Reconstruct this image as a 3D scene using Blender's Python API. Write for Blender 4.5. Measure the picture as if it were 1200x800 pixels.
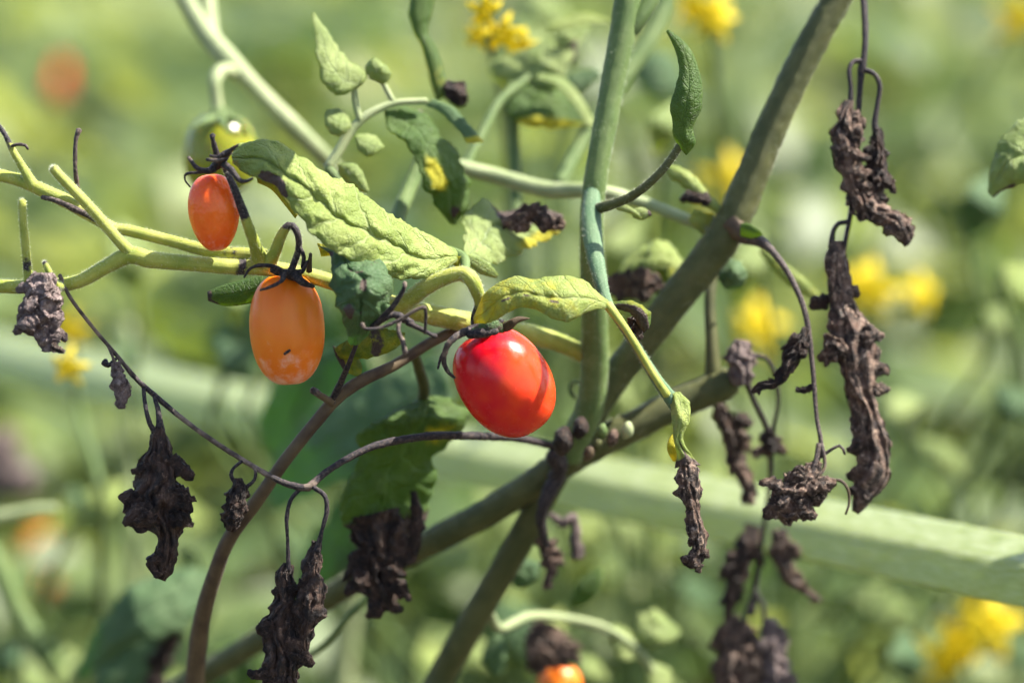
import bpy, bmesh, math, random
from mathutils import Vector, Matrix, noise

# ------------------------------------------------------------------ camera, sky, sun, exposure
for o in list(bpy.data.objects): bpy.data.objects.remove(o)
scene = bpy.context.scene
COL = scene.collection
FOC = 0.75                       # focus distance: a fruit-sized field 27 cm wide
PITCH = math.radians(8.0)
CAM = Vector((0.0, -0.75, 0.62))
FWD = Vector((0, math.cos(PITCH), -math.sin(PITCH)))
UP = Vector((0, math.sin(PITCH), math.cos(PITCH)))
RIGHT = Vector((1, 0, 0))
cd = bpy.data.cameras.new('camera'); cam = bpy.data.objects.new('camera', cd); COL.objects.link(cam)
cam.location = CAM; cam.rotation_euler = (math.pi/2 - PITCH, 0, 0)
cd.sensor_width = 36; cd.lens = 100; cd.clip_start = 0.01; cd.clip_end = 500
cd.dof.use_dof = True; cd.dof.focus_distance = FOC; cd.dof.aperture_fstop = 4.8; cd.dof.aperture_blades = 0
scene.camera = cam

SUN = Vector((0.58, 0.04, 0.82)).normalized()
EL = math.asin(SUN.z); ROT = math.atan2(SUN.x, SUN.y)
world = bpy.data.worlds.new('World'); scene.world = world; world.use_nodes = True
wn = world.node_tree
sky = wn.nodes.new('ShaderNodeTexSky'); sky.sky_type = 'NISHITA'; sky.sun_disc = False
sky.sun_elevation = EL; sky.sun_rotation = ROT; sky.dust_density = 1.5
wn.links.new(sky.outputs[0], wn.nodes['Background'].inputs[0]); wn.nodes['Background'].inputs[1].default_value = 0.09
sl = bpy.data.lights.new('sun', 'SUN'); sun = bpy.data.objects.new('sun', sl); COL.objects.link(sun)
sl.energy = 5.0; sl.angle = math.radians(0.53); sl.color = (1.0, 0.94, 0.84)
sun.rotation_euler = SUN.to_track_quat('Z', 'Y').to_euler(); sun.location = (2, 1, 5)
scene.view_settings.view_transform = 'Standard'; scene.view_settings.look = 'None'
scene.view_settings.gamma = 1; scene.view_settings.exposure = 1.8
scene.view_settings.use_curve_mapping = False
scene.render.engine = 'CYCLES'
scene.cycles.use_adaptive_sampling = True; scene.cycles.adaptive_threshold = .025
scene.cycles.max_bounces = 6; scene.cycles.transmission_bounces = 5; scene.cycles.diffuse_bounces = 3

# ------------------------------------------------------------------ helpers
R = random.Random(7)
KPX = 0.36 / 1200.0              # metres per photo pixel, per metre of distance
def P(x, y, d=0.0):              # photo pixel + metres behind the focus plane -> world point
    z = FOC + d
    return CAM + FWD*z + RIGHT*((x-600)*KPX*z) + UP*((400-y)*KPX*z)
def lerp(a, b, t): return a + (b-a)*t
def sstep(a, b, x):
    t = max(0.0, min(1.0, (x-a)/(b-a))); return t*t*(3-2*t)
def cr(p0, p1, p2, p3, t):
    return 0.5*((2*p1) + (p2-p0)*t + (2*p0-5*p1+4*p2-p3)*t*t + (3*p1-p0-3*p2+p3)*t*t*t)
def spline(pts, n):              # list of equal-length tuples -> n samples, arclength spaced
    V = [Vector(p) if not isinstance(p, Vector) else p for p in pts]
    if len(V) == 2: V = [V[0], V[0].lerp(V[1], .5), V[1]]
    E = [2*V[0]-V[1]] + V + [2*V[-1]-V[-2]]
    fine = []
    for i in range(len(V)-1):
        for k in range(16): fine.append(cr(E[i], E[i+1], E[i+2], E[i+3], k/16))
    fine.append(V[-1])
    L = [0]
    for a, b in zip(fine, fine[1:]): L.append(L[-1] + (b-a).length)
    out = []; j = 0
    for i in range(n):
        s = L[-1]*i/(n-1)
        while j < len(L)-2 and L[j+1] < s: j += 1
        f = (s-L[j])/max(1e-12, L[j+1]-L[j]); out.append(fine[j].lerp(fine[j+1], min(1, max(0, f))))
    return out
def nz(v, f, s=0.0): return noise.noise(Vector((v[0]*f+s*7.13, v[1]*f-s*3.7, v[2]*f+s*1.9)))

def empty(name, loc, label=None, cat=None, group=None):
    o = bpy.data.objects.new(name, None); COL.objects.link(o); o.location = loc; o.empty_display_size = 0.01
    if label: o['label'] = label
    if cat: o['category'] = cat
    if group: o['group'] = group
    return o
WLOC = {}
def wloc(o):
    v = Vector((0, 0, 0))
    while o is not None: v += o.location; o = o.parent
    return v
def link(name, verts, faces, mat, parent=None, attrs=None, uvs=None, smooth=True, label=None, kind=None):
    base = wloc(parent)
    me = bpy.data.meshes.new(name)
    me.from_pydata([Vector(v)-base for v in verts], [], faces)
    for k, vals in (attrs or {}).items():
        a = me.attributes.new(k, 'FLOAT', 'POINT'); a.data.foreach_set('value', vals)
    if uvs:
        ul = me.uv_layers.new(name='UVMap'); buf = []
        for l in me.loops: buf.extend(uvs[l.vertex_index])
        ul.data.foreach_set('uv', buf)
    if smooth: me.polygons.foreach_set('use_smooth', [True]*len(me.polygons))
    me.materials.append(mat); me.update()
    o = bpy.data.objects.new(name, me); COL.objects.link(o); o.parent = parent
    if label: o['label'] = label
    if kind: o['kind'] = kind
    return o

# ---- tube along pixel points (x, y, d, width_px[, burn]) or (Vector, width_m[, burn])
def tube_geo(pts, sides=10, seed=1.0, rough=0.06, seg_px=5, lumps=0.0, flat=1.0, twist=0.0):
    P8 = []
    for p in pts:
        if isinstance(p[0], Vector): P8.append((*p[0], p[1]/2, p[2] if len(p) > 2 else 0.0))
        else:
            q = P(*p[:3]); P8.append((q.x, q.y, q.z, p[3]*KPX*(FOC+p[2])/2, p[4] if len(p) > 4 else 0.0))
    ln = sum((Vector(a[:3])-Vector(b[:3])).length for a, b in zip(P8, P8[1:]))
    n = max(6, min(140, int(ln/(seg_px*KPX*FOC))))
    # spline in a scaled space so radii/burn ride along
    S = spline5(P8, n)
    verts, faces, burn, uv = [], [], [], []
    prevN = None
    C = [Vector(s[:3]) for s in S]
    for i, s in enumerate(S):
        T = (C[min(i+1, n-1)]-C[max(i-1, 0)]).normalized()
        N = prevN if prevN else -FWD
        N = (N - T*N.dot(T))
        if N.length < 1e-6: N = UP - T*UP.dot(T)
        N.normalize(); prevN = N; B = T.cross(N)
        r = max(s[3], 2e-5)
        for k in range(sides):
            a = 2*math.pi*k/sides + twist*i/n
            dirv = N*math.cos(a)*flat + B*math.sin(a)
            p = C[i] + dirv*r
            q = 1 + rough*nz(p, 900, seed) + rough*0.6*nz(p, 2600, seed+2)
            if lumps: q += lumps*max(0, nz(p, 380, seed+5))
            verts.append(C[i] + dirv*r*q); burn.append(s[4]); uv.append((i/(n-1), k/sides))
    for i in range(n-1):
        for k in range(sides):
            a = i*sides+k; b = i*sides+(k+1) % sides
            faces.append((a, b, b+sides, a+sides))
    for end, sgn in ((0, -1), (n-1, 1)):
        T = (C[min(end+1, n-1)]-C[max(end-1, 0)]).normalized()
        verts.append(C[end] + T*sgn*S[end][3]*0.6); burn.append(S[end][4]); uv.append((end/(n-1), 0)); c = len(verts)-1
        for k in range(sides):
            a = end*sides+k; b = end*sides+(k+1) % sides
            faces.append((b, a, c) if sgn < 0 else (a, b, c))
    return verts, faces, burn, uv
def spline5(P8, n):
    E = [tuple(2*a-b for a, b in zip(P8[0], P8[1]))] + P8 + [tuple(2*a-b for a, b in zip(P8[-1], P8[-2]))]
    fine = []
    for i in range(len(P8)-1):
        for k in range(14):
            t = k/14
            a, b = Vector(E[i+1][:3]), Vector(E[i+2][:3]); l = (b-a).length
            m0 = (b-Vector(E[i][:3])); m1 = (Vector(E[i+3][:3])-a)
            m0 = m0.normalized()*min(l, m0.length*.5); m1 = m1.normalized()*min(l, m1.length*.5)
            c = list(a*(2*t**3-3*t*t+1) + m0*(t**3-2*t*t+t) + b*(-2*t**3+3*t*t) + m1*(t**3-t*t))
            rr = [lerp(P8[i][j], P8[i+1][j], t) for j in (3, 4)]
            fine.append(c+rr)
    fine.append(list(P8[-1]))
    L = [0]
    for a, b in zip(fine, fine[1:]): L.append(L[-1]+math.dist(a[:3], b[:3]))
    out = []; j = 0
    for i in range(n):
        s = L[-1]*i/(n-1)
        while j < len(L)-2 and L[j+1] < s: j += 1
        f = min(1, max(0, (s-L[j])/max(1e-12, L[j+1]-L[j])))
        out.append([lerp(a, b, f) for a, b in zip(fine[j], fine[j+1])])
    return out
def tube(name, pts, mat, parent, label=None, hair=0, **kw):
    v, f, b, uv = tube_geo(pts, **kw)
    o = link(name, v, f, mat, parent, {'burn': b}, uv, label=label)
    if hair: fuzz(v, f, o, hair)
    return o
def fuzz(verts, faces, parent, n, length=0.0008):
    hv, hf = [], []
    for _ in range(n):
        f = R.choice(faces)
        a, b, c = (Vector(verts[f[0]]), Vector(verts[f[1]]), Vector(verts[f[2]]))
        u, w = R.random(), R.random()
        p = a + (b-a)*u + (c-b)*w
        nrm = (b-a).cross(c-b)
        if nrm.length < 1e-14: continue
        nrm.normalize()
        dr = (nrm + Vector((R.uniform(-.5, .5), R.uniform(-.5, .5), R.uniform(-.5, .5)))).normalized()
        t = dr.orthogonal().normalized()*3.0e-5; l = length*R.uniform(.35, 1.15)
        i = len(hv); hv += [p-dr*5e-5-t, p-dr*5e-5+t, p+dr*l]; hf.append((i, i+1, i+2))
    link('hair', hv, hf, M['hair'], parent, kind='stuff', smooth=False)

# ---- leaf between two traced edges; really bent in depth
def sheet_geo(L, Rr, d, nu=36, nv=14, bulge=0.35, fold=0.0, pucker=0.0, veins=7, amp=0.0, freq=220, serr=0.0, seed=1.0,
              burn=None, yel=None, curl=None, depth=1.0, tear=0.0, flare=0.0, pleat=0.0, dl=0.0):
    Ls = spline([(p[0], p[1], 0) for p in L], nu); Rs = spline([(p[0], p[1], 0) for p in Rr], nu)
    D = [d, d] if isinstance(d, (int, float)) else d
    sx, sy = SUN.dot(RIGHT), -SUN.dot(UP)
    dl = abs(dl)*(1 if sum((b-a).x*sx+(b-a).y*sy for a, b in zip(Ls, Rs)) > 0 else -1)     # blades turn towards the light
    verts, faces, B, Y, uv = [], [], [], [], []
    ml = sum(((Ls[i+1]+Rs[i+1])/2-(Ls[i]+Rs[i])/2).length for i in range(nu-1)); mw = max((Ls[i]-Rs[i]).length for i in range(nu)); aspect = max(1.5, min(8, 2.2*ml/max(1, mw)))
    for i in range(nu):
        u = i/(nu-1); k = u*(len(D)-1); j = min(int(k), len(D)-2); dm = lerp(D[j], D[j+1], k-j)
        mid = (Ls[i]+Rs[i])/2; hv = (Rs[i]-Ls[i])/2; hpx = hv.length; hm = hpx*KPX*(FOC+dm)
        s1 = 1 + serr*(noise.noise(Vector((u*nu*.42, seed*3.1, 0)))+.5*noise.noise(Vector((u*nu*.9, seed, 4))))
        s2 = 1 + serr*(noise.noise(Vector((u*nu*.42, seed*5.7, 9)))+.5*noise.noise(Vector((u*nu*.9, seed, 14))))
        for q in range(nv):
            v = -1 + 2*q/(nv-1); e = s1 if v < 0 else s2
            if curl:
                c = curl*(1+.3*noise.noise(Vector((u*2.5, seed, 2)))); sh = .35*noise.noise(Vector((u*3.1, seed, 7))); th = v*c + sh
                lat = math.sin(th); dep = -math.cos(th)*depth
                lob = noise.noise(Vector((u*aspect*1.1, (1 if v > 0 else -1)*3.3, seed))) + .45*noise.noise(Vector((u*15, (1 if v > 0 else -1)*5.3, seed)))
                lat *= 1.0 + flare*.75*abs(v)**2*lob
                w1 = noise.noise(Vector((u*4.5, v*1.1, seed*1.7)))
                tri = abs(((v*1.7+1.5*w1+seed) % 1.0)*2-1)-.5
                rg = .5-abs(noise.noise(Vector((u*aspect*1.25, v*2.3, seed*2.3))))*2.2
                rg2 = .5-abs(noise.noise(Vector((u*aspect*3.4, v*5.5, seed*3.3))))*2.2
                dd = hm*(dep + pleat*1.8*tri - .19*rg - .05*rg2 - .16*math.exp(-(v/.1)**2))
                lat += .13*noise.noise(Vector((u*aspect*2.2, v*1.5, seed*4.1))) + .09*rg2*abs(v)
                lat *= lerp(1, e, abs(v)**2)
            else:
                lat = v*lerp(1, e, abs(v))
                dd = -bulge*hm*(1-v*v) + fold*hm*abs(v) + dl*hm*v
                dd += pleat*hm*math.sin(v*5+3*noise.noise(Vector((u*4, 0, seed))))
                if pucker:
                    w = math.sin((u*veins-abs(v)*.9)*math.pi)
                    dd -= pucker*hm*abs(w)*min(1, abs(v)*4)*(1-abs(v)**4)
                    dd += pucker*hm*.9*math.exp(-(v/.09)**2)
            a = mid + hv*lat
            p = P(a.x, a.y, dm+dd)
            if amp:
                A = amp*min(hm, .006)
                n1 = noise.noise_vector(p*freq+Vector((seed*11, seed*5, 0)))
                n2 = noise.noise_vector(p*freq*2.7+Vector((seed*3, 0, seed*5)))
                n3 = noise.noise_vector(p*freq*6.5+Vector((0, seed*3, seed*5)))
                p = p + (n1 + n2*.55 + n3*.3)*A
            verts.append(p); uv.append((u, v*.5+.5))
            B.append(burn(u, v) if burn else 0.0); Y.append(yel(u, v) if yel else 0.0)
    for i in range(nu-1):
        for q in range(nv-1):
            if tear:
                u = i/(nu-1); v = abs(-1+2*(q+.5)/(nv-1))
                if noise.noise(Vector((u*14, v*5+q*.3, seed*2.2)))*.5+.5 < tear*(v**5 + .9*sstep(.85, 1, u)): continue
            a = i*nv+q; faces.append((a, a+1, a+nv+1, a+nv))
    return verts, faces, {'burn': B, 'yellow': Y}, uv
def solid(o, t):
    m = o.modifiers.new('thickness', 'SOLIDIFY'); m.thickness = t; m.offset = 0; return o
def leaf(name, L, Rr, d, mat, parent, label=None, thick=0.00028, **kw):
    v, f, a, uv = sheet_geo(L, Rr, d, **kw)
    return solid(link(name, v, f, mat, parent, a, uv, label=label), thick)
# shrivelled leaf from rows (y, xl, xr) hanging down, or from a path (x, y, width)
def edges(path, n=12):
    pts = spline([(p[0], p[1], p[2]) for p in path], n); Le, Re = [], []
    for i, p in enumerate(pts):
        t = (pts[min(i+1, n-1)]-pts[max(i-1, 0)]); t = Vector((t.x, t.y)).normalized(); m = Vector((t.y, -t.x)); w = max(.6, p.z/2)
        Le.append((p.x+m.x*w, p.y+m.y*w)); Re.append((p.x-m.x*w, p.y-m.y*w))
    return Le, Re, pts
def dried(name, path, d, mat, parent, label=None, flaps=None, curl=1.35, seed=1.0, amp=0.07, freq=420, layers=2, thick=0.00025, **kw):
    Le, Re, pts = edges(path)
    V, F, B, UVS = [], [], [], []
    big_ = layers > 1 and kw.get('nu', 64) >= 50 and flaps != 2
    args = dict(nu=64, nv=32, serr=.12, tear=.45, flare=.95, pleat=.16, depth=.75); args.update(kw)
    for l in range(layers):
        sc = (.78 if big_ else 1.0) - .18*l
        Lx = [(lerp(b[0], a[0], .5+.5*sc), lerp(b[1], a[1], .5+.5*sc)) for a, b in zip(Le, Re)]
        Rx = [(lerp(a[0], b[0], .5+.5*sc), lerp(a[1], b[1], .5+.5*sc)) for a, b in zip(Le, Re)]
        v, f, at, uv = sheet_geo(Lx, Rx, d if not isinstance(d, (int, float)) else d + .0006*l, curl=curl*(1+.25*l), seed=seed+l*4.3, amp=amp, freq=freq, **args)
        k = len(V); V += v; F += [tuple(i+k for i in q) for q in f]; B += at['burn']; UVS += uv
    r = random.Random(int(seed*97)+5)
    dm = d if isinstance(d, (int, float)) else d[len(d)//2]
    for _ in range((9 if big_ else 0) if flaps is None else flaps):
        i = r.randint(2, 10); sd = r.choice((-1, 1)); c = pts[i]; w = max(6, c.z/2)
        t = pts[i+1]-pts[i-1]; t = Vector((t.x, t.y)).normalized(); n = Vector((t.y, -t.x))*sd; c = Vector((c.x, c.y))
        a0 = c + n*w*.25; a1 = c + n*w*.75 + t*w*r.uniform(0, .35); a2 = c + n*w*r.uniform(.95, 1.45) + t*w*r.uniform(.1, .9)
        fw = w*r.uniform(.6, 1.15)
        l2, r2_, _p = edges([(*a0, fw*.7), (*a1, fw), (*a2, fw*.25)], 8)
        dz = dm - KPX*FOC*w*r.uniform(.1, .7)
        v, f, at, uv = sheet_geo(l2, r2_, [dz, dz+KPX*FOC*w*r.uniform(-.3, .5)], nu=16, nv=12, curl=r.uniform(.9, 1.5), seed=seed+_*1.7, amp=amp, freq=freq, serr=.14, flare=.8, pleat=.15, depth=.6)
        k = len(V); V += v; F += [tuple(q_+k for q_ in q) for q in f]; B += at['burn']; UVS += uv
    return solid(link(name, V, F, mat, parent, {'burn': B}, UVS, label=label), thick)

# ------------------------------------------------------------------ materials
M = {}
def S(h):                        # '#rrggbb' seen colour -> linear
    c = [int(h[i:i+2], 16)/255 for i in (1, 3, 5)]
    return tuple(x/12.92 if x <= .04045 else ((x+.055)/1.055)**2.4 for x in c) + (1,)
class NT:
    def __init__(s, name):
        s.m = bpy.data.materials.new(name); s.m.use_nodes = True; s.t = s.m.node_tree; s.t.nodes.clear()
        s.out = s.n('OutputMaterial')
        M[name] = s.m
    def n(s, ty, **kw):
        x = s.t.nodes.new('ShaderNode'+ty)
        for k, v in kw.items(): setattr(x, k, v)
        return x
    def l(s, a, b): s.t.links.new(a, b)
    def inp(s, x, i, v):
        if hasattr(v, 'is_linked'): s.l(v, x.inputs[i])
        else: x.inputs[i].default_value = v
    def noise(s, scale, detail=4, rough=.55, vec=None, dist=0):
        x = s.n('TexNoise'); x.inputs['Scale'].default_value = scale; x.inputs['Detail'].default_value = detail
        x.inputs['Roughness'].default_value = rough; x.inputs['Distortion'].default_value = dist
        s.l(vec or s.co(), x.inputs['Vector']); return x.outputs['Fac']
    def co(s):
        if not hasattr(s, '_co'): s._co = s.n('TexCoord').outputs['Object']
        return s._co
    def ramp(s, f, a, b):
        x = s.n('MapRange'); x.interpolation_type = 'SMOOTHSTEP'; s.inp(x, 0, f); x.inputs[1].default_value = a; x.inputs[2].default_value = b
        return x.outputs[0]
    def mix(s, f, a, b, mode='MIX'):
        x = s.n('Mix', data_type='RGBA', blend_type=mode); s.inp(x, 0, f); s.inp(x, 6, a); s.inp(x, 7, b); return x.outputs[2]
    def math(s, op, a, b=0.0):
        x = s.n('Math', operation=op); s.inp(x, 0, a); s.inp(x, 1, b); return x.outputs[0]
    def attr(s, name):
        return s.n('Attribute', attribute_name=name).outputs['Fac']
    def bump(s, h, strength, dist=.0004):
        x = s.n('Bump'); x.inputs['Strength'].default_value = strength; x.inputs['Distance'].default_value = dist; s.l(h, x.inputs['Height']); return x.outputs[0]
    def bsdf(s, col, rough=.5, spec=.4, normal=None, **kw):
        x = s.n('BsdfPrincipled'); s.inp(x, 'Base Color', col); s.inp(x, 'Roughness', rough); s.inp(x, 'Specular IOR Level', spec)
        for k, v in kw.items(): s.inp(x, k.replace('_', ' '), v)
        if normal: s.l(normal, x.inputs['Normal'])
        return x.outputs[0]
    def end(s, sh): s.l(sh, s.out.inputs[0]); return s.m

BROWN = (.045, .026, .02, 1); BLACK = (.012, .009, .010, 1)
def leaf_mat(name, c1, c2, trans, tcol, veinc, rough=.5, spots=0.0, yellow=(.46, .44, .03, 1)):
    t = NT(name)
    n1 = t.ramp(t.noise(90, 3), .35, .68); col = t.mix(n1, c1, c2)
    uv = t.n('SeparateXYZ'); t.l(t.n('UVMap').outputs[0], uv.inputs[0])
    u, v = uv.outputs[0], uv.outputs[1]
    av = t.math('ABSOLUTE', t.math('SUBTRACT', v, .5))
    wob = t.math('MULTIPLY', t.math('SUBTRACT', t.noise(500, 2), .5), .16)
    ph = t.math('FRACT', t.math('ADD', t.math('SUBTRACT', t.math('MULTIPLY', u, 7.0), t.math('MULTIPLY', av, 1.8)), wob))
    lat = t.math('ABSOLUTE', t.math('SUBTRACT', ph, .5))
    lv = t.ramp(lat, .075, .01); mv = t.ramp(av, .035, .008)
    vor = t.n('TexVoronoi', feature='DISTANCE_TO_EDGE'); vor.inputs['Scale'].default_value = 750; t.l(t.co(), vor.inputs['Vector'])
    net = t.ramp(vor.outputs[0], .12, .0)
    vein = t.math('MAXIMUM', t.math('MAXIMUM', t.math('MULTIPLY', lv, .8), mv), t.math('MULTIPLY', net, .35))
    col = t.mix(t.math('MULTIPLY', vein, .42), col, veinc)
    ye = t.ramp(t.math('ADD', t.attr('yellow'), t.math('MULTIPLY', t.math('SUBTRACT', t.noise(320, 4), .5), .7)), .35, .75)
    col = t.mix(ye, col, yellow)
    tc = t.mix(ye, tcol, (.75, .62, .03, 1))
    bn = t.math('ADD', t.attr('burn'), t.math('MULTIPLY', t.math('SUBTRACT', t.noise(420, 5, .65), .5), .9))
    bm = t.ramp(bn, .42, .58)
    if spots:
        sp = t.ramp(t.noise(700, 2, .5), .72-spots*.1, .76-spots*.1); bm = t.math('MAXIMUM', bm, t.math('MULTIPLY', sp, .9))
    bc = t.mix(t.noise(1500, 4), (.02, .012, .01, 1), (.22, .16, .13, 1))
    col = t.mix(bm, col, bc); tc = t.mix(bm, tc, (.03, .012, .005, 1))
    h = t.math('ADD', t.math('MULTIPLY', t.noise(1700, 4), .6), t.math('MULTIPLY', vein, -.7))
    nr = t.bump(h, .8, .0008)
    b = t.bsdf(col, rough, .3, nr, Sheen_Weight=.03, Sheen_Roughness=.4)
    tr = t.n('BsdfTranslucent'); t.l(tc, tr.inputs[0]); t.l(nr, tr.inputs[1])
    mx = t.n('MixShader'); mx.inputs[0].default_value = trans; t.l(b, mx.inputs[1]); t.l(tr.outputs[0], mx.inputs[2])
    return t.end(mx.outputs[0])
leaf_mat('leaf_pale', (.22, .29, .065, 1), (.32, .38, .11, 1), .4, (.45, .52, .06, 1), (.36, .42, .2, 1))
leaf_mat('leaf_green', (.06, .115, .025, 1), (.10, .16, .038, 1), .5, (.32, .44, .02, 1), (.14, .21, .07, 1))
leaf_mat('leaf_deep', (.075, .14, .055, 1), (.12, .19, .08, 1), .42, (.16, .34, .07, 1), (.13, .2, .1, 1), spots=.2)
leaf_mat('leaf_sage', (.21, .28, .085, 1), (.31, .37, .135, 1), .45, (.5, .58, .12, 1), (.33, .4, .24, 1))

def dried_mat(name, c1, c2, c3, pale):
    t = NT(name)
    a = t.ramp(t.noise(300, 5, .6), .40, .62); col = t.mix(a, c1, c2)
    col = t.mix(t.ramp(t.noise(700, 6, .7, dist=.6), .58-pale*.2, .74-pale*.2), col, c3)
    wv = t.noise(900, 3, .6, dist=1.2)
    mp = t.n('Mapping'); mp.inputs['Scale'].default_value = (7, 22, 1); t.l(t.n('UVMap').outputs[0], mp.inputs[0])
    fib = t.noise(1.0, 4, .6, vec=mp.outputs[0], dist=.8)
    h = t.math('ADD', t.math('MULTIPLY', t.noise(2600, 5, .6), .5), t.math('ADD', t.math('MULTIPLY', wv, .9), t.math('MULTIPLY', fib, 1.3)))
    nr = t.bump(h, 1.0, .0013)
    col = t.mix(t.math('MULTIPLY', t.ramp(fib, .5, .7), .35), col, c3)
    b = t.bsdf(col, .5, .4, nr)
    tr = t.n('BsdfTranslucent'); tr.inputs[0].default_value = (.12, .045, .015, 1)
    mx = t.n('MixShader'); mx.inputs[0].default_value = .12; t.l(b, mx.inputs[1]); t.l(tr.outputs[0], mx.inputs[2])
    return t.end(mx.outputs[0])
dried_mat('dried_black', (.012, .008, .008, 1), (.068, .037, .025, 1), (.27, .17, .12, 1), .16)
dried_mat('dried_brown', (.022, .013, .011, 1), (.16, .092, .064, 1), (.58, .41, .30, 1), .38)
dried_mat('dried_pale', (.13, .09, .085, 1), (.27, .2, .185, 1), (.42, .33, .29, 1), .45)

def stem_mat(name, c1, c2, speck=.3, rough=.55, sheen=.3, scale=1.0, b1=(.010, .008, .012, 1), b2=(.07, .05, .05, 1)):
    t = NT(name)
    col = t.mix(t.ramp(t.noise(160*scale, 4), .3, .7), c1, c2)
    uvn = t.n('UVMap'); mp = t.n('Mapping'); mp.inputs['Scale'].default_value = (6, 26, 1); t.l(uvn.outputs[0], mp.inputs[0])
    st = t.noise(1.0, 4, .6, vec=mp.outputs[0]); col = t.mix(t.math('MULTIPLY', t.ramp(st, .45, .75), .35), col, tuple(x*.55 for x in c1[:3])+(1,))
    sp = t.ramp(t.noise(1300*scale, 3), .66, .72); col = t.mix(t.math('MULTIPLY', sp, speck), col, (.03, .025, .02, 1))
    bn = t.ramp(t.math('ADD', t.attr('burn'), t.math('MULTIPLY', t.math('SUBTRACT', t.noise(700, 4), .5), .8)), .4, .6)
    col = t.mix(bn, col, t.mix(t.ramp(t.noise(1500, 4), .4, .75), b1, b2))
    nr = t.bump(t.math('ADD', t.noise(2400, 4), t.math('MULTIPLY', st, .8)), .5, .0005)
    b = t.bsdf(col, rough, .28, nr, Sheen_Weight=sheen, Sheen_Roughness=.35)
    return t.end(b)
stem_mat('truss_green', (.22, .27, .035, 1), (.38, .385, .07, 1), .6, .55, .12)
stem_mat('stem_green', (.075, .125, .032, 1), (.115, .165, .05, 1), .35, .55, .04)
stem_mat('stem_blue', (.07, .135, .065, 1), (.105, .17, .085, 1), .4, .55, .05)
stem_mat('stem_olive', (.05, .058, .016, 1), (.085, .088, .028, 1), .7, .6, .03)
stem_mat('stem_brown', (.055, .034, .021, 1), (.115, .08, .04, 1), .6, .6, .05, b1=(.03, .022, .02, 1), b2=(.17, .125, .105, 1))
stem_mat('stem_black', (.05, .035, .028, 1), (.22, .165, .125, 1), .6, .6, .03, 2.0, b2=(.085, .062, .052, 1))
stem_mat('stem_pale', (.22, .27, .12, 1), (.30, .34, .17, 1), .1, .5, .1)
t = NT('hair'); b = t.n('BsdfTranslucent'); b.inputs[0].default_value = (.75, .78, .6, 1)
d_ = t.n('BsdfDiffuse'); d_.inputs[0].default_value = (.75, .78, .62, 1); mx = t.n('MixShader'); t.l(b.outputs[0], mx.inputs[1]); t.l(d_.outputs[0], mx.inputs[2]); t.end(mx.outputs[0])

def tomato_mat(name, c1, c2, rough, bloom, coat=.3, speckle=.3, sunlit_gx=0.0, wr=0.0):
    t = NT(name)
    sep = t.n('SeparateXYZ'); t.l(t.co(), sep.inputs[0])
    col = t.mix(t.ramp(t.math('ADD', t.noise(70, 3), t.math('MULTIPLY', sep.outputs[0], sunlit_gx)), .3, .7), c1, c2)
    sp = t.ramp(t.noise(1500, 2, .5), .70, .76); col = t.mix(t.math('MULTIPLY', sp, speckle*.35), col, (.9, .5, .2, 1))
    bl = t.math('MULTIPLY', t.ramp(t.math('SUBTRACT', t.noise(240, 5, .65), t.math('MULTIPLY', sep.outputs[2], 26)), .66, 1.0), bloom)
    col = t.mix(bl, col, (.75, .6, .52, 1))
    rg = t.math('ADD', t.math('MULTIPLY', t.ramp(t.noise(420, 5), .3, .8), .16), t.math('ADD', t.math('MULTIPLY', bl, .4), rough))
    nr = t.bump(t.math('ADD', t.math('MULTIPLY', t.noise(260, 3), wr), t.math('MULTIPLY', t.noise(3000, 3), .05)), .35, .0012)
    x = t.bsdf(col, rg, .32, nr, Subsurface_Weight=.35, Subsurface_Radius=(1.0, .22, .08), Subsurface_Scale=.004, Coat_Weight=coat, Coat_Roughness=.12)
    return t.end(x)
tomato_mat('tomato_red', (.52, .002, .013, 1), (.68, .05, .008, 1), .17, .0, .0, .2, sunlit_gx=16)  # orange towards the right: the fruit's sunlit side painted into its colour
tomato_mat('tomato_orange', (.70, .15, .006, 1), (.74, .20, .010, 1), .34, .5, .05, .2, wr=.15)
tomato_mat('tomato_vermilion', (.72, .075, .008, 1), (.80, .15, .014, 1), .17, .5, .0, .3, wr=1.6)
tomato_mat('tomato_unripe', (.17, .19, .012, 1), (.23, .24, .016, 1), .15, 0, .0, 0)

t = NT('flower_yellow'); nr = t.noise(500, 3)
c = t.mix(nr, (.84, .62, .008, 1), (.88, .74, .02, 1)); b = t.bsdf(c, .5, .3)
tr = t.n('BsdfTranslucent'); tr.inputs[0].default_value = (.88, .74, .02, 1); mx = t.n('MixShader'); mx.inputs[0].default_value = .4
t.l(b, mx.inputs[1]); t.l(tr.outputs[0], mx.inputs[2]); t.end(mx.outputs[0])

t = NT('strap_plastic')
fib = t.n('UVMap'); mp = t.n('Mapping'); mp.inputs['Scale'].default_value = (14, 16, 1); t.l(fib.outputs[0], mp.inputs[0])
st = t.noise(1.0, 5, .6, vec=mp.outputs[0])
c = t.mix(t.ramp(st, .3, .75), (.30, .36, .13, 1), (.56, .61, .40, 1))
nr = t.bump(t.math('ADD', st, t.noise(120, 4)), .5, .0012)
b = t.bsdf(c, .24, .6, nr, Coat_Weight=1.0, Coat_Roughness=.18)
tr = t.n('BsdfTranslucent'); tr.inputs[0].default_value = (.62, .68, .2, 1); mx = t.n('MixShader'); mx.inputs[0].default_value = .5
t.l(b, mx.inputs[1]); t.l(tr.outputs[0], mx.inputs[2])
tp = t.n('BsdfTransparent'); tp.inputs[0].default_value = (.8, .95, .75, 1); mx2 = t.n('MixShader'); mx2.inputs[0].default_value = .14
t.l(mx.outputs[0], mx2.inputs[1]); t.l(tp.outputs[0], mx2.inputs[2]); t.end(mx2.outputs[0])

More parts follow.
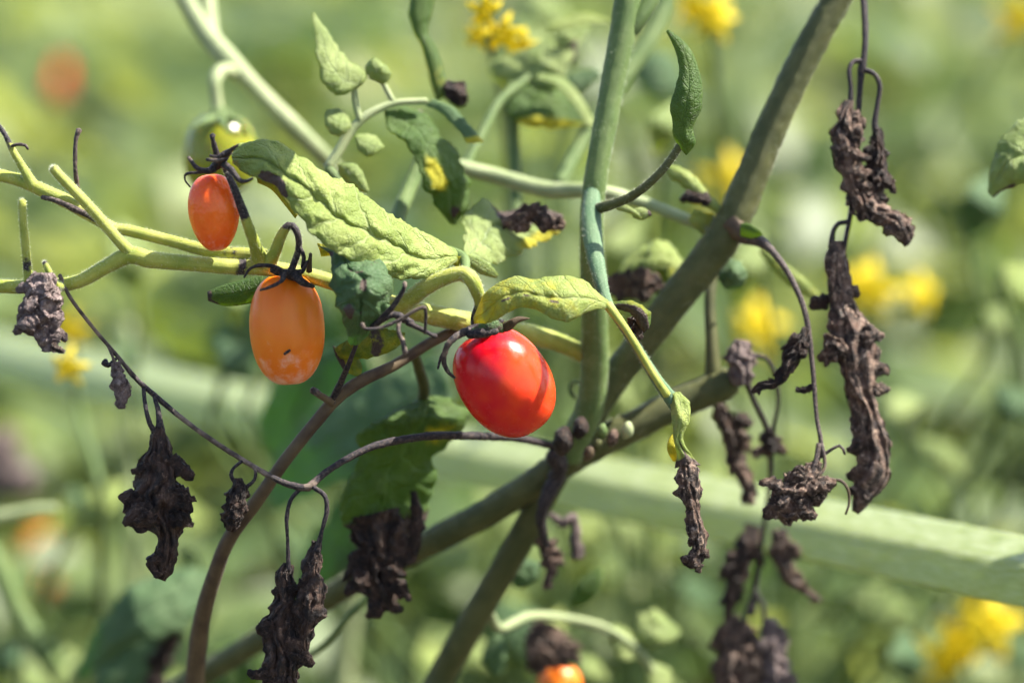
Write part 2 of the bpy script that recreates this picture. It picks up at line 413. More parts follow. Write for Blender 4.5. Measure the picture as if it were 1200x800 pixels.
t = NT('foliage')
tint = t.attr('tint')
c = t.mix(t.ramp(tint, 0.0, .5), (.025, .065, .022, 1), (.075, .115, .026, 1)); c = t.mix(t.ramp(tint, .5, 1.0), c, (.25, .29, .10, 1))
c = t.mix(t.ramp(t.noise(60, 3), .35, .8), c, (.10, .15, .06, 1))
tc = t.mix(tint, (.06, .14, .03, 1), (.40, .44, .08, 1))
b = t.bsdf(c, .48, .4); tr = t.n('BsdfTranslucent'); t.l(tc, tr.inputs[0]); mx = t.n('MixShader'); mx.inputs[0].default_value = .4
t.l(b, mx.inputs[1]); t.l(tr.outputs[0], mx.inputs[2]); t.end(mx.outputs[0])

t = NT('soil')
c = t.mix(t.ramp(t.noise(5, 6, .6), .35, .7), (.06, .042, .028, 1), (.13, .09, .06, 1))
c = t.mix(t.ramp(t.noise(2.2, 4), .5, .62), c, (.05, .08, .025, 1))
c = t.mix(t.ramp(t.noise(60, 4), .6, .75), c, (.3, .24, .15, 1))
t.end(t.bsdf(c, .9, .2, t.bump(t.noise(40, 6, .7), .8, .02)))

# ------------------------------------------------------------------ ground
gv, gf = [], []
ys = [-3, -1.5, -.5, 0, .5, 1, 1.5, 2, 2.5, 3, 4, 5, 6, 8, 10, 14, 20, 40, 120, 300]
xs = [-200, -60, -20, -10, -6] + [-4+.4*i for i in range(21)] + [6, 10, 20, 60, 200]
for y in ys:
    for x in xs: gv.append((x, y, .02*noise.noise(Vector((x*1.7, y*1.7, 0))) if abs(x) < 5 and y < 12 else 0))
for j in range(len(ys)-1):
    for i in range(len(xs)-1):
        a = j*len(xs)+i; gf.append((a, a+1, a+1+len(xs), a+len(xs)))
link('ground', gv, gf, M['soil'], kind='structure')

# ------------------------------------------------------------------ rows of plants behind
def bush_mesh(seed, H=0.62, spread=.32):
    r = random.Random(seed); V, F, T = [], [], []; sv, sf, sb = [], [], []
    def leaflet(p, ax, nrm, ln, wd, tint):
        B = ax.cross(nrm).normalized(); nrm = B.cross(ax).normalized(); k = len(V); prof = (.12, .75, 1, .7, .08); N = 5
        cup = r.uniform(-.1, .45); droop = r.uniform(.0, .5)
        for i in range(N):
            u = i/(N-1); c = p + ax*ln*u - nrm*ln*droop*u*u
            for v in (-1, 0, 1): V.append(c + B*wd*prof[i]*v + nrm*abs(v)*wd*cup*prof[i]); T.append(tint)
        for i in range(N-1):
            for q in range(2): a = k+i*3+q; F.append((a, a+1, a+4, a+3))
    def rod(a, b, ra, rb):
        k = len(sv); T_ = (b-a).normalized(); n = T_.orthogonal().normalized(); m = T_.cross(n)
        for c, rr in ((a, ra), (b, rb)):
            for j in range(5): an = j*1.2566; sv.append(c+(n*math.cos(an)+m*math.sin(an))*rr)
        for j in range(5): sf.append((k+j, k+(j+1) % 5, k+5+(j+1) % 5, k+5+j))
    for s in range(6):
        an = s*1.05+r.uniform(-.4, .4); p = Vector((0, 0, -.02)); dr = Vector((math.cos(an)*.5, math.sin(an)*.5, 1)).normalized()
        n = 9; step = H*1.05/n*r.uniform(.8, 1.1)
        for i in range(n):
            q = p + dr*step; rod(p, q, .0055*(1-i/n*.6), .0055*(1-(i+1)/n*.6))
            dr = (dr + Vector((r.uniform(-.2, .2), r.uniform(-.2, .2), -.05))).normalized(); p = q
            if i < 1: continue
            for _ in range(2 if r.random() < .45 else 1):
                a2 = r.uniform(0, 6.28); ax = Vector((math.cos(a2), math.sin(a2), r.uniform(.1, .7))).normalized()
                ln = r.uniform(.12, .24); base = r.random()
                pts = [p]
                for j in range(4): ax = (ax+Vector((0, 0, -.13))).normalized(); pts.append(pts[-1]+ax*ln/4); rod(pts[-2], pts[-1], .0018, .0015)
                for j in (2, 3, 4):
                    for sd in ((-1, 1) if j < 4 else (0,)):
                        side = ax.cross(Vector((0, 0, 1))).normalized()*sd
                        la = (ax*(.4 if sd else 1)+side+Vector((r.uniform(-.2, .2), r.uniform(-.2, .2), r.uniform(-.5, .15)))).normalized()
                        nr = (Vector((0, 0, 1))+Vector((r.uniform(-.7, .7), r.uniform(-.7, .7), 0))).normalized()
                        lf = r.uniform(.055, .095)*(1.15 if sd == 0 else 1)
                        leaflet(pts[j], la, nr, lf, lf*r.uniform(.24, .36), min(1, max(0, base*.8+r.uniform(-.1, .3))))
    return (V, F, T), (sv, sf)
BUSH = []
for s in range(5):
    (V, F, T), (sv, sf) = bush_mesh(40+s)
    me = bpy.data.meshes.new('foliage'); me.from_pydata(V, [], F); a = me.attributes.new('tint', 'FLOAT', 'POINT'); a.data.foreach_set('value', T)
    me.polygons.foreach_set('use_smooth', [True]*len(me.polygons)); me.materials.append(M['foliage'])
    ms = bpy.data.meshes.new('stem'); ms.from_pydata(sv, [], sf); ms.materials.append(M['stem_green'])
    BUSH.append((me, ms))
rb = random.Random(3)
def bush(x, y, sc, k=None, label='leafy green tomato plant out of focus in the rows behind', group='out of focus tomato plants behind'):
    e = empty('tomato_plant', (x, y, 0), label, 'plant', group)
    me, ms = BUSH[rb.randrange(5) if k is None else k]
    rz = rb.uniform(0, 6.28)
    for nm, m in (('foliage', me), ('stem', ms)):
        o = bpy.data.objects.new(nm, m); COL.objects.link(o); o.parent = e
        if nm == 'foliage': o['kind'] = 'stuff'
    e.rotation_euler = (0, 0, rz); e.scale = (sc, sc, sc*rb.uniform(.9, 1.1))
    return e
for y, sc, st in ((.78, .62, .45), (1.2, .85, .42), (1.7, 1.0, .46), (2.7, 1.1, .55), (3.9, 1.15, .62), (5.4, 1.2, .7), (7.4, 1.25, .8), (10, 1.35, 1.0)):
    half = .2*(y+.75)+.6; n = int(2*half/st)+1
    for i in range(n):
        x = -half + i*st + rb.uniform(-.12, .12)
        bush(x, y+rb.uniform(-.12, .12), sc*rb.uniform(.85, 1.1))

# ------------------------------------------------------------------ the plant in focus
scene.cycles.use_denoising = True
def G(x, d, w):                                        # soil point under a pixel column
    p = P(x, 800, d); return (Vector((p.x, p.y, -.01)), w)
root = P(560, 800, .06); root.z = 0
plant = empty('tomato_plant', root, 'blighted tomato plant in sharp focus with green trusses and black shrivelled leaves', 'plant')

# --- stems
main_stem = tube('main_stem', [(752, -150, .035, 34), (738, -30, .034, 31), (731, 30, .033, 31), (716, 110, .031, 28), (701, 190, .029, 27), (694, 245, .029, 27),
      (694, 300, .032, 29), (696, 360, .037, 31), (697, 430, .043, 32), (690, 480, .047, 33), (664, 535, .052, 35)], M['stem_green'], plant,
      'upright blue-green main stem', sides=20, rough=.04, lumps=.07, hair=3500)
tube('side_shoot', [(729, 50, .033, 17), (748, 24, .033, 20), (768, -10, .035, 19), (800, -110, .04, 16)], M['stem_green'], plant, sides=12, rough=.03)
diag = tube('branch', [(1040, -130, .05, 33), (985, -10, .049, 34), (942, 68, .048, 35), (905, 148, .047, 36), (872, 228, .046, 39), (848, 278, .046, 42), (800, 340, .048, 40),
      (760, 392, .05, 38), (722, 440, .052, 36), (688, 492, .054, 36), (655, 545, .056, 36)], M['stem_olive'], plant, 'thick olive branch slanting up to the right', sides=20, rough=.05, lumps=.10, hair=3500)
low = tube('branch', [(858, 445, .056, 34, .25), (845, 452, .056, 38), (800, 470, .056, 36), (740, 500, .055, 36), (680, 530, .055, 37, .2), (620, 570, .058, 34), (560, 606, .064, 33), (500, 637, .07, 32),
      (430, 672, .08, 30), (370, 708, .09, 28), (300, 752, .10, 27), (200, 812, .12, 26)], M['stem_olive'], plant, 'dark olive branch running down to the left', sides=18, rough=.06, lumps=.10, hair=2500)
tube('branch', [(656, 545, .056, 34, .3), (632, 590, .062, 33), (606, 640, .068, 33), (575, 692, .075, 33), (540, 752, .082, 33), (512, 805, .088, 34), (480, 900, .08, 36),
      G(530, .07, .013)], M['stem_olive'], plant, 'lower stem running down to the soil', sides=14, rough=.04)
tube('side_shoot', [(836, 448, .056, 22), (834, 400, .056, 15), (832, 350, .058, 14), (838, 308, .06, 13), (850, 270, .05, 10)], M['stem_olive'], plant, rough=.03)
tube('side_shoot', [(856, 262, .043, 26, .2), (872, 276, .04, 22, .35), (889, 282, .035, 15, .8), (905, 294, .03, 8, 1), (925, 322, .026, 7, 1), (940, 355, .024, 7, 1), (947, 385, .023, 7, 1),
      (953, 440, .022, 6, 1), (957, 490, .021, 5, 1), (962, 520, .02, 6, .9), (957, 545, .02, 6, .8)], M['stem_brown'], plant, 'withered dark side shoot hanging from the slanting branch', rough=.12, sides=8)
leaf('leaf', [(868, 262), (878, 262), (892, 272)], [(868, 276), (880, 279), (893, 276)], [.035, .03], M['leaf_green'], plant, nu=14, nv=8)

# brown cane
tube('branch', [(560, 378, .03, 15), (510, 398, .022, 13), (462, 428, .016, 13), (425, 445, .012, 15, .2), (395, 466, .01, 15, .35), (372, 492, .01, 15), (338, 534, .012, 15, .2), (300, 588, .016, 16),
      (268, 632, .022, 17), (246, 690, .03, 19), (234, 742, .04, 22), (228, 810, .05, 24), (235, 950, .06, 26), G(330, .06, .009)], M['stem_brown'], plant, 'thin brown cane curving down to the left', sides=12, rough=.06)
tube('stub', [(390, 472, .008, 9, .5), (380, 466, .005, 8), (366, 457, .002, 9, .8)], M['stem_brown'], plant, rough=.2, lumps=.3, sides=8)
tube('stub', [(418, 402, -.004, 5, 1), (408, 428, .0, 6, 1), (396, 455, .006, 9, .8), (388, 470, .008, 7, .6)], M['stem_black'], plant, rough=.15, sides=8)

# --- fruit truss on the left
truss = tube('fruit_truss', [(-90, 350, .004, 17), (-20, 336, .003, 16), (30, 336, .002, 16), (88, 331, .001, 16), (125, 312, .0, 17), (152, 299, .0, 21), (175, 304, .0, 20), (215, 308, .0, 18), (262, 312, .001, 18), (284, 313, .002, 18, .75), (300, 313, .002, 18, 0),
      (340, 318, .003, 18), (390, 331, .005, 18), (430, 347, .008, 20), (470, 360, .012, 22), (520, 372, .02, 24), (580, 384, .03, 24), (650, 400, .042, 22), (694, 420, .045, 20)], M['truss_green'], plant,
      'yellow-green hairy fruit truss carrying the tomatoes', sides=16, rough=.05, hair=9000, lumps=.05)
H = 1800
tube('truss_arm', [(-70, 175, .012, 14), (-20, 200, .01, 14), (22, 211, .008, 15), (52, 224, .006, 16), (78, 236, .006, 17), (105, 252, .007, 15), (135, 268, .008, 13, .3), (150, 270, .008, 14, .2), (195, 281, .008, 14), (240, 293, .006, 15, .1), (275, 297, .004, 16, .5), (312, 300, .003, 17)],
     M['truss_green'], truss, sides=14, rough=.05, hair=4200)
tube('truss_arm', [(62, 197, -.004, 11, .45), (72, 208, -.004, 12), (108, 246, -.003, 13), (140, 283, -.002, 13), (156, 300, .0, 16)], M['truss_green'], truss, sides=12, hair=2200, rough=.05)
tube('truss_arm', [(-8, 138, .007, 5, .6), (6, 158, .006, 6, .7), (14, 175, .006, 8, .4), (26, 195, .006, 10), (40, 220, .006, 15)], M['truss_green'], truss, sides=10, rough=.1, hair=600)
tube('stub', [(12, 172, .006, 4, 1), (22, 169, .004, 4, .7), (31, 171, .004, 4, .6), (33, 175, .004, 3, .6)], M['stem_brown'], truss, sides=7, rough=.25)
tube('stub', [(93, 152, .002, 7, .5), (89, 163, .002, 5, .7), (88, 190, .002, 5, .6), (90, 216, .004, 6, .5), (94, 236, .005, 6, .3)], M['stem_brown'], truss, sides=8, rough=.2, lumps=.2)
tube('stub', [(49, 231, .003, 6, .8), (68, 236, .002, 6, .9), (90, 246, .002, 8, .8), (110, 256, .003, 7, .9), (126, 268, .005, 4, .8)], M['stem_brown'], truss, sides=8, rough=.25, flat=.5)
tube('stub', [(26, 235, -.002, 9), (27, 260, -.002, 9, .15), (30, 290, -.001, 10, .1), (32, 310, .0, 10, .7), (34, 330, .001, 12)], M['truss_green'], truss, sides=10, hair=700, rough=.06)
tube('stub', [(52, 307, -.006, 6, .7), (57, 318, -.006, 8), (64, 333, -.005, 9), (72, 336, -.002, 9)], M['truss_green'], truss, sides=10, hair=400, rough=.06)
ped1 = tube('pedicel', [(306, 306, .001, 22), (300, 290, -.003, 15), (295, 276, -.006, 13), (289, 260, -.008, 12, .3), (284, 246, -.009, 11, 1), (275, 222, -.011, 9, 1), (266, 202, -.011, 7, 1), (259, 188, -.009, 7, 1)],
     M['truss_green'], truss, 'fruit stalk green below and black above', sides=12, hair=700, rough=.07)
ped2 = tube('pedicel', [(314, 311, .001, 20), (322, 296, -.002, 14), (328, 280, -.003, 13), (335, 267, -.004, 11, .5), (342, 264, -.004, 9, 1), (349, 275, -.004, 8, 1), (350, 292, -.003, 8, 1), (344, 310, -.003, 8, 1), (338, 324, -.002, 9, 1)],
     M['truss_green'], truss, 'hooked fruit stalk with a black tip', sides=12, hair=800, rough=.08)
tube('stub', [(349, 285, -.003, 5, 1), (356, 300, -.004, 5, 1), (354, 314, -.004, 5, 1)], M['stem_black'], truss, sides=7, rough=.2)
tube('stub', [(362, 318, -.002, 8, .2), (363, 306, -.003, 5, .3), (364, 297, -.003, 4, .5)], M['stem_brown'], truss, sides=7, rough=.2)
ped3 = tube('pedicel', [(455, 362, .008, 20), (478, 352, .004, 20), (500, 336, .001, 19), (522, 325, -.001, 18), (542, 320, -.002, 17), (552, 327, -.003, 18), (559, 341, -.002, 16), (562, 356, .0, 12, .4), (556, 372, .002, 9, 1), (556, 386, .004, 8, 1)],
     M['truss_green'], truss, 'hairy kneed fruit stalk of the red tomato', sides=14, hair=2600, rough=.06)

# --- dark wiry stalk net on the left, with its shrivelled leaves
wire = tube('leaf_stalk', [(70, 322, .0, 5), (82, 348, .0, 4.5), (110, 385, .001, 4.5), (140, 420, .001, 5, .2), (158, 442, .001, 6, .6), (180, 462, .002, 7, 1), (216, 492, .002, 6, .3), (255, 520, .002, 6), (290, 542, .001, 6, .2), (325, 562, .0, 7, .6), (348, 570, .0, 9, 1), (362, 570, .0, 10, .2),
     (378, 556, .002, 8, .9), (402, 540, .004, 8, 1), (440, 522, .008, 9, 1), (500, 511, .016, 10, 1), (560, 511, .026, 10, 1), (610, 514, .036, 9, .9), (660, 525, .048, 10, 1)], M['stem_black'], plant,
     'long black wiry leaf stalk sagging across the plant', sides=9, rough=.18, seg_px=3.5)
for pts in ([(168, 455, .001, 5, 1), (170, 472, -.001, 5, 1), (174, 492, -.002, 6, 1), (184, 512, -.001, 8, 1)], [(180, 462, .002, 5, 1), (185, 480, .0, 6, 1), (187, 496, -.001, 9, 1), (190, 516, -.001, 12, 1)],
            [(286, 538, .001, 4, 1), (273, 549, .0, 4, 1), (271, 557, .0, 5, 1), (277, 568, .0, 5, 1)], [(292, 542, .001, 4, .5), (299, 551, .0, 4, .3), (298, 562, .0, 4, .8), (288, 571, .0, 5, 1)],
            [(354, 571, .0, 5, 1), (341, 585, .0, 5, 1), (336, 607, .0, 5, 1), (337, 632, .001, 4, .6), (338, 668, .002, 6, 1)], [(366, 570, .0, 6, 1), (380, 580, -.001, 6, 1), (383, 597, -.001, 6, 1), (377, 622, -.001, 5, 1), (371, 646, .0, 8, 1)],
            [(125, 402, .001, 4, .2), (132, 418, .0, 3.5, .2), (138, 436, .0, 4, .3)], [(122, 424, .002, 9, 1), (128, 428, .001, 6, 1), (136, 420, .001, 4, 1)]):
    tube('twig', pts, M['stem_black'], wire, sides=7, rough=.2, seg_px=3)
def drows(rows): return [((a+b)/2, y, b-a) for y, a, b in rows]
dried('dried_leaf', drows([(498, 183, 192), (512, 172, 200), (530, 166, 207), (548, 160, 216), (565, 157, 220), (585, 152, 222), (605, 162, 220), (625, 175, 219), (645, 177, 216), (662, 176, 211), (678, 178, 196)]), -.001, M['dried_black'], plant,
      'large black shrivelled leaf hanging from two stalks', seed=2.2, curl=1.25, flare=.9, flaps=9)
dried('dried_leaf', [(158, 575, 12), (150, 585, 16), (152, 594, 10)], -.003, M['dried_black'], plant, seed=8, nu=16, nv=10, layers=1)
dried('dried_leaf', [(200, 535, 14), (214, 552, 16), (228, 558, 9)], -.003, M['dried_black'], plant, seed=9, nu=16, nv=10, layers=1)
dried('dried_leaf', [(196, 590, 20), (216, 588, 14), (229, 583, 8)], -.004, M['dried_black'], plant, seed=10, nu=16, nv=10, layers=1)
dried('dried_leaf', [(210, 605, 14), (219, 613, 10), (227, 615, 5)], -.004, M['dried_brown'], plant, seed=11, nu=16, nv=10, layers=1)
dried('dried_leaf', [(186, 652, 18), (178, 662, 14), (186, 676, 10)], -.003, M['dried_black'], plant, seed=12, nu=16, nv=10, layers=1)
dried('dried_leaf', drows([(560, 273, 285), (572, 268, 290), (585, 264, 291), (600, 259, 288), (612, 262, 283), (622, 264, 275)]), -.001, M['dried_black'], plant, 'small black shrivelled leaf in a loop of stalk', seed=3, nu=34, nv=18)
dried('dried_leaf', drows([(424, 131, 140), (436, 130, 146), (450, 129, 151), (464, 134, 149), (479, 138, 147)]), -.001, M['dried_pale'], plant, 'little pale grey-brown shrivelled leaf', seed=4, nu=30, nv=16)
dried('dried_leaf', drows([(320, 36, 66), (335, 28, 74), (355, 25, 77), (375, 27, 76), (390, 34, 66), (402, 44, 72), (412, 46, 70)]), -.008, M['dried_pale'], plant, 'greyish pink crumpled leaf lump on the truss', seed=5, amp=.3, freq=330, curl=2.1, flare=.4)
dried('dried_leaf', [(60, 404, 9), (70, 409, 7), (76, 412, 4)], -.01, M['dried_brown'], plant, seed=15, nu=14, nv=8, layers=1)
dried('dried_leaf', drows([(660, 330, 344), (680, 318, 346), (700, 322, 349), (720, 308, 351), (740, 304, 352), (760, 304, 354), (780, 300, 358), (800, 302, 352), (830, 305, 345)]), .003, M['dried_black'], plant, 'ragged black shrivelled leaf hanging lowest', seed=6.1, curl=1.5, flare=1.0)
dried('dried_leaf', drows([(634, 367, 377), (650, 360, 376), (670, 352, 375), (690, 350, 380), (710, 344, 381), (730, 344, 372), (746, 348, 364), (762, 350, 362)]), .001, M['dried_black'], plant, 'black folded leaf hanging beside the ragged one', seed=7.4, curl=1.6, flaps=2)

# --- compound leaf in front: stalk from the main stem, twisted leaflet, drooping withered leaflet
stalk = tube('leaf_stalk', [(697, 200, .030, 12), (694, 228, .027, 20), (693, 258, .020, 24), (696, 290, .012, 22), (702, 322, .004, 18), (708, 345, .0, 14, .2), (713, 357, -.003, 13, .3), (722, 370, -.004, 11), (745, 405, -.004, 11), (768, 442, -.003, 13), (784, 464, -.003, 16), (797, 478, -.003, 22)],
     M['stem_blue'], plant, 'ribbed blue-green leaf stalk bending down to the right', sides=14, rough=.04, hair=1500)
tube('leaf_stalk', [(712, 357, -.0045, 12), (735, 388, -.0065, 9), (764, 436, -.006, 9), (782, 463, -.0055, 10)], M['truss_green'], stalk, sides=10, rough=.05)
leaf('leaflet', [(714, 353), (695, 338), (688, 331), (662, 322), (632, 327), (604, 325), (585, 333), (568, 346), (555, 372)], [(714, 361), (690, 364), (668, 377), (648, 374), (630, 364), (612, 360), (596, 366), (578, 376), (556, 379)],
     [-.004, -.012, -.014, -.012, -.006], M['leaf_pale'], plant, 'pale yellow-green twisted leaflet above the red tomato', nu=56, nv=22, dl=-.6, bulge=.55, pucker=.10, veins=9, amp=.10, freq=160, serr=.05,
     burn=lambda u, v: .75*math.exp(-((v-.18)/.12)**2)*(1 if .34 < u < .78 else 0)*abs(math.sin(u*19)), yel=lambda u, v: .32+.3*u, seed=3)
leaf('leaflet', [(712, 357), (730, 352), (750, 356), (762, 366), (763, 380)], [(716, 362), (735, 364), (744, 372), (752, 384), (756, 391)], [-.003, -.004, -.002], M['leaf_green'], plant, 'small curled leaflet burnt brown inside',
     nu=24, nv=12, bulge=.9, amp=.4, freq=260, burn=lambda u, v: .3+.7*sstep(-.6, .3, v), yel=lambda u, v: .5)
dried('dried_leaf', [(742, 370, 12), (746, 382, 16), (750, 398, 8)], -.001, M['dried_black'], plant, seed=31, nu=18, nv=10, layers=1)
leaf('leaflet', [(784, 462), (787, 480), (788, 505), (793, 530), (790, 548)], [(797, 460), (808, 472), (808, 490), (800, 515), (820, 545)], [-.003, -.008, -.008, -.005], M['leaf_pale'], plant, 'limp yellow-green base of the withered leaflet', nu=36, nv=14, bulge=.8, pucker=.1, amp=.2, pleat=.25,
     burn=lambda u, v: .9*sstep(.75, 1, u) + .8*math.exp(-((v-.25)/.18)**2)*sstep(.55, .7, u), yel=lambda u, v: .35, seed=6)
leaf('leaflet', [(792, 505), (784, 515), (783, 528), (789, 540)], [(795, 508), (795, 518), (795, 530), (793, 540)], [-.004, -.006, -.004], M['leaf_pale'], plant, 'bright yellow patch of dying leaf', nu=20, nv=10, bulge=.6, amp=.15, yel=lambda u, v: 1.1)
dried('dried_leaf', drows([(538, 796, 812), (552, 790, 822), (566, 789, 824), (580, 792, 824), (592, 802, 822), (605, 803, 822), (620, 804, 828), (635, 808, 831), (648, 806, 830), (658, 800, 822), (662, 800, 812)]), -.006, M['dried_brown'], plant, 'brown withered leaf tip twisted downward before the strap', seed=14.2, curl=1.5, nu=70, flaps=4)
dried('dried_leaf', [(812, 656, 12), (804, 659, 8), (798, 652, 4)], -.006, M['dried_black'], plant, seed=33, nu=14, nv=8, layers=1)

# --- green leaf on its own stalk
st2 = tube('leaf_stalk', [(695, 246, .024, 13), (712, 241, .018, 13), (740, 230, .013, 11), (768, 208, .01, 10), (786, 187, .009, 9), (797, 170, .008, 9)], M['stem_olive'], plant, sides=10, rough=.05, hair=500)
leaf('leaf', [(797, 173), (789, 158), (788, 140), (785, 125), (791, 105), (796, 85), (794, 68), (790, 55), (781, 37)], [(804, 182), (815, 168), (812, 150), (822, 125), (823, 100), (818, 80), (811, 62), (800, 48), (783, 35)],
     [.008, .006, .006, .008, .01], M['leaf_green'], plant, 'upright dark green folded leaf beside the main stem', nu=48, nv=18, bulge=.6, pucker=.06, amp=.08, serr=.05, yel=lambda u, v: .35*(1-sstep(0, .3, u)), seed=7)
leaf('leaf', [(722, 238), (735, 241), (748, 250)], [(722, 246), (738, 250), (752, 256)], .02, M['leaf_sage'], plant, nu=12, nv=8)
leaf('leaf', [(740, 246), (752, 243), (762, 248)], [(742, 255), (752, 258), (764, 252)], .022, M['leaf_sage'], plant, nu=12, nv=8, burn=lambda u, v: .8*sstep(.6, 1, u))

# --- big lit leaf whose tip meets the dead calyx
big = leaf('leaf', [(541, 296), (520, 284), (496, 272), (468, 256), (440, 238), (415, 222), (388, 207), (365, 190), (342, 175), (318, 167), (296, 164), (280, 168), (272, 180)],
     [(540, 304), (522, 316), (496, 326), (470, 325), (440, 316), (412, 306), (385, 291), (364, 274), (350, 252), (336, 233), (310, 209), (290, 205), (273, 192)],
     [.012, .002, -.006, -.012, -.014, -.012, -.006], M['leaf_pale'], plant, 'large pale green puckered leaf with a grey dead patch', nu=90, nv=34, bulge=.42, pucker=.17, veins=8, amp=.24, freq=130, serr=.05, dl=-.75, seed=11,
     burn=lambda u, v: 1.15*math.exp(-((u-.815)/.07)**2-((v-.75)/.36)**2)+.5*math.exp(-((u-.70)/.03)**2-((v-.35)/.15)**2), yel=lambda u, v: .18)
leaf('leaf', [(300, 206), (320, 212), (338, 228), (350, 250)], [(302, 214), (318, 222), (332, 238), (346, 256)], [-.006, -.004], M['leaf_pale'], plant, nu=16, nv=8, yel=lambda u, v: .6)

# --- curled deformed leaf with black spots and the yellow one under it
leaf('leaf', [(372, 290), (384, 300), (388, 320), (394, 345), (398, 365), (404, 385), (411, 404)], [(392, 296), (425, 300), (448, 312), (460, 335), (452, 362), (436, 385), (420, 404)], [-.004, -.012, -.016, -.015, -.008], M['leaf_deep'], plant,
     'curled dark green deformed leaf with black spots', nu=60, nv=30, bulge=.85, dl=-.3, pucker=.14, amp=.3, freq=110, seed=21,
     burn=lambda u, v: max(.95*math.exp(-((u-.33)/.06)**2-((v-.05)/.2)**2), .95*math.exp(-((u-.48)/.065)**2-((v+.02)/.2)**2), .9*math.exp(-((u-.72)/.08)**2-((v+.55)/.2)**2), .7*math.exp(-((u-.12)/.06)**2-((v+.9)/.4)**2)))
leaf('leaf', [(372, 286), (400, 288), (430, 296), (458, 320)], [(376, 300), (402, 300), (430, 312), (452, 330)], [.0, -.004, -.003], M['leaf_green'], plant, nu=26, nv=12, bulge=.5, yel=lambda u, v: .62, amp=.2)
leaf('leaf', [(392, 408), (420, 392), (450, 384), (474, 390)], [(398, 420), (424, 420), (450, 414), (472, 402)], [.012, .008, .012], M['leaf_green'], plant, nu=26, nv=14, bulge=.5, yel=lambda u, v: .5, burn=lambda u, v: .6*math.exp(-((u-.6)/.15)**2), amp=.2)
leaf('leaf', [(390, 405), (394, 418), (404, 436)], [(420, 420), (424, 430), (422, 442)], [.014, .012], M['leaf_green'], plant, nu=16, nv=12, yel=lambda u, v: .55, burn=lambda u, v: .8*sstep(.2, -.9, v))
leaf('leaf', [(308, 322), (285, 328), (262, 334), (243, 342)], [(308, 350), (288, 356), (264, 358), (244, 352)], [.008, .01, .012], M['leaf_green'], plant, 'small dark leaf tip behind the orange tomato', nu=26, nv=12, bulge=.7, yel=lambda u, v: .3, burn=lambda u, v: .6*sstep(.75, 1, u)+.5*sstep(.5, .9, v))

# --- dead calyx left where a fruit dropped
dc = tube('dead_calyx', [(436, 384, -.014, 7, 1), (448, 374, -.014, 10, 1), (462, 368, -.014, 8, 1), (474, 374, -.014, 10, .6), (484, 378, -.014, 7, .8)], M['stem_black'], plant, 'black wiry dead calyx left without fruit', sides=8, rough=.3)
for pts in ([(438, 382, -.014, 7, 1), (456, 364, -.016, 7, 1), (468, 348, -.017, 6, .9), (474, 336, -.018, 5, .6), (474, 331, -.018, 6, .1)], [(424, 379, -.02, 6, 0), (428, 385, -.02, 4, .6), (446, 384, -.019, 4, .8), (470, 374, -.019, 5, .5), (486, 364, -.02, 5, .3), (497, 360, -.02, 5, .2), (499, 368, -.019, 4, .8), (498, 391, -.017, 4, 1)],
            [(468, 376, -.015, 6, .6), (467, 388, -.017, 5, .5), (472, 400, -.018, 6, .5), (475, 414, -.018, 7, .5)], [(478, 378, -.014, 8, .6), (494, 386, -.016, 6, .5), (506, 392, -.017, 5, .8), (511, 394, -.017, 6, 1)], [(436, 384, -.013, 8, 1), (438, 372, -.012, 5, 1), (446, 362, -.012, 4, 1)]):
    tube('sepal', pts, M['stem_black'], dc, sides=7, rough=.22, seg_px=3)

# ------------------------------------------------------------------ tomatoes
def fruit(name, cx, cy, d, ln, wd, tilt, mat, label, taper=0.0, power=2.3, lean=0.0, group=None, wob=.012, cat='tomato', dip=.10):
    c = P(cx, cy, d); s = KPX*(FOC+d)
    e = empty(name, c, label, cat, group)
    ax = (UP*math.cos(tilt) + RIGHT*math.sin(tilt)); ax = (ax*math.cos(lean) - FWD*math.sin(lean)).normalized()
    B = ax.cross(FWD).normalized(); N = B.cross(ax)
    nu, nv = 40, 48; V, F = [], []
    for i in range(nu+1):
        ph = math.pi*i/nu; z = math.cos(ph); rr = max(0, 1-abs(z)**power)**(1/power) if abs(z) < 1 else 0
        rr *= 1 - taper*(.5-.5*z) + taper*.35*(1-abs(z))
        zz = z - dip*math.exp(-((ph)/.28)**2) + .02*math.exp(-((math.pi-ph)/.2)**2)
        for k in range(nv):
            a = 2*math.pi*k/nv; q = rr*(1+wob*math.cos(a*2+1)+wob*.8*math.cos(a*5+ph)*(.3+max(0, z)**2))
            V.append(c + ax*zz*ln/2*s + (B*math.cos(a)+N*math.sin(a))*q*wd/2*s)
    for i in range(nu):
        for k in range(nv): a = i*nv+k; b = i*nv+(k+1) % nv; F.append((a, a+nv, b+nv, b))
    link('fruit', V, F, mat, e)
    return e
def calyx(e, hub, sepals, mat):
    h = tube('calyx', hub, mat, e, sides=9, rough=.3)
    for s in sepals: tube('sepal', s, mat, h, sides=7, rough=.22, seg_px=3, flat=.6)
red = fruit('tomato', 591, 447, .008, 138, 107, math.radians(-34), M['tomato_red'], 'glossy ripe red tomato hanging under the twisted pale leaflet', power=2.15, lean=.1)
calyx(red, [(545, 388, -.002, 8, 1), (562, 384, .0, 12, .9), (580, 382, .0, 10, .8)], [
    [(560, 386, -.002, 12, 1), (540, 391, -.008, 9, .6), (526, 402, -.010, 8, .5), (520, 420, -.009, 7, .5), (524, 434, -.0075, 5, .6), (533, 443, -.006, 3, 1)],
    [(528, 402, -.009, 5, .8), (517, 418, -.008, 4, .8), (513, 432, -.008, 2.5, 1)],
    [(548, 392, -.007, 10, 1), (565, 390, -.0085, 12, .9), (583, 388, -.0075, 8, .8)],
    [(555, 388, .008, 8, 1), (575, 378, .012, 7, 1), (590, 376, .016, 4, 1)]], M['stem_black'])
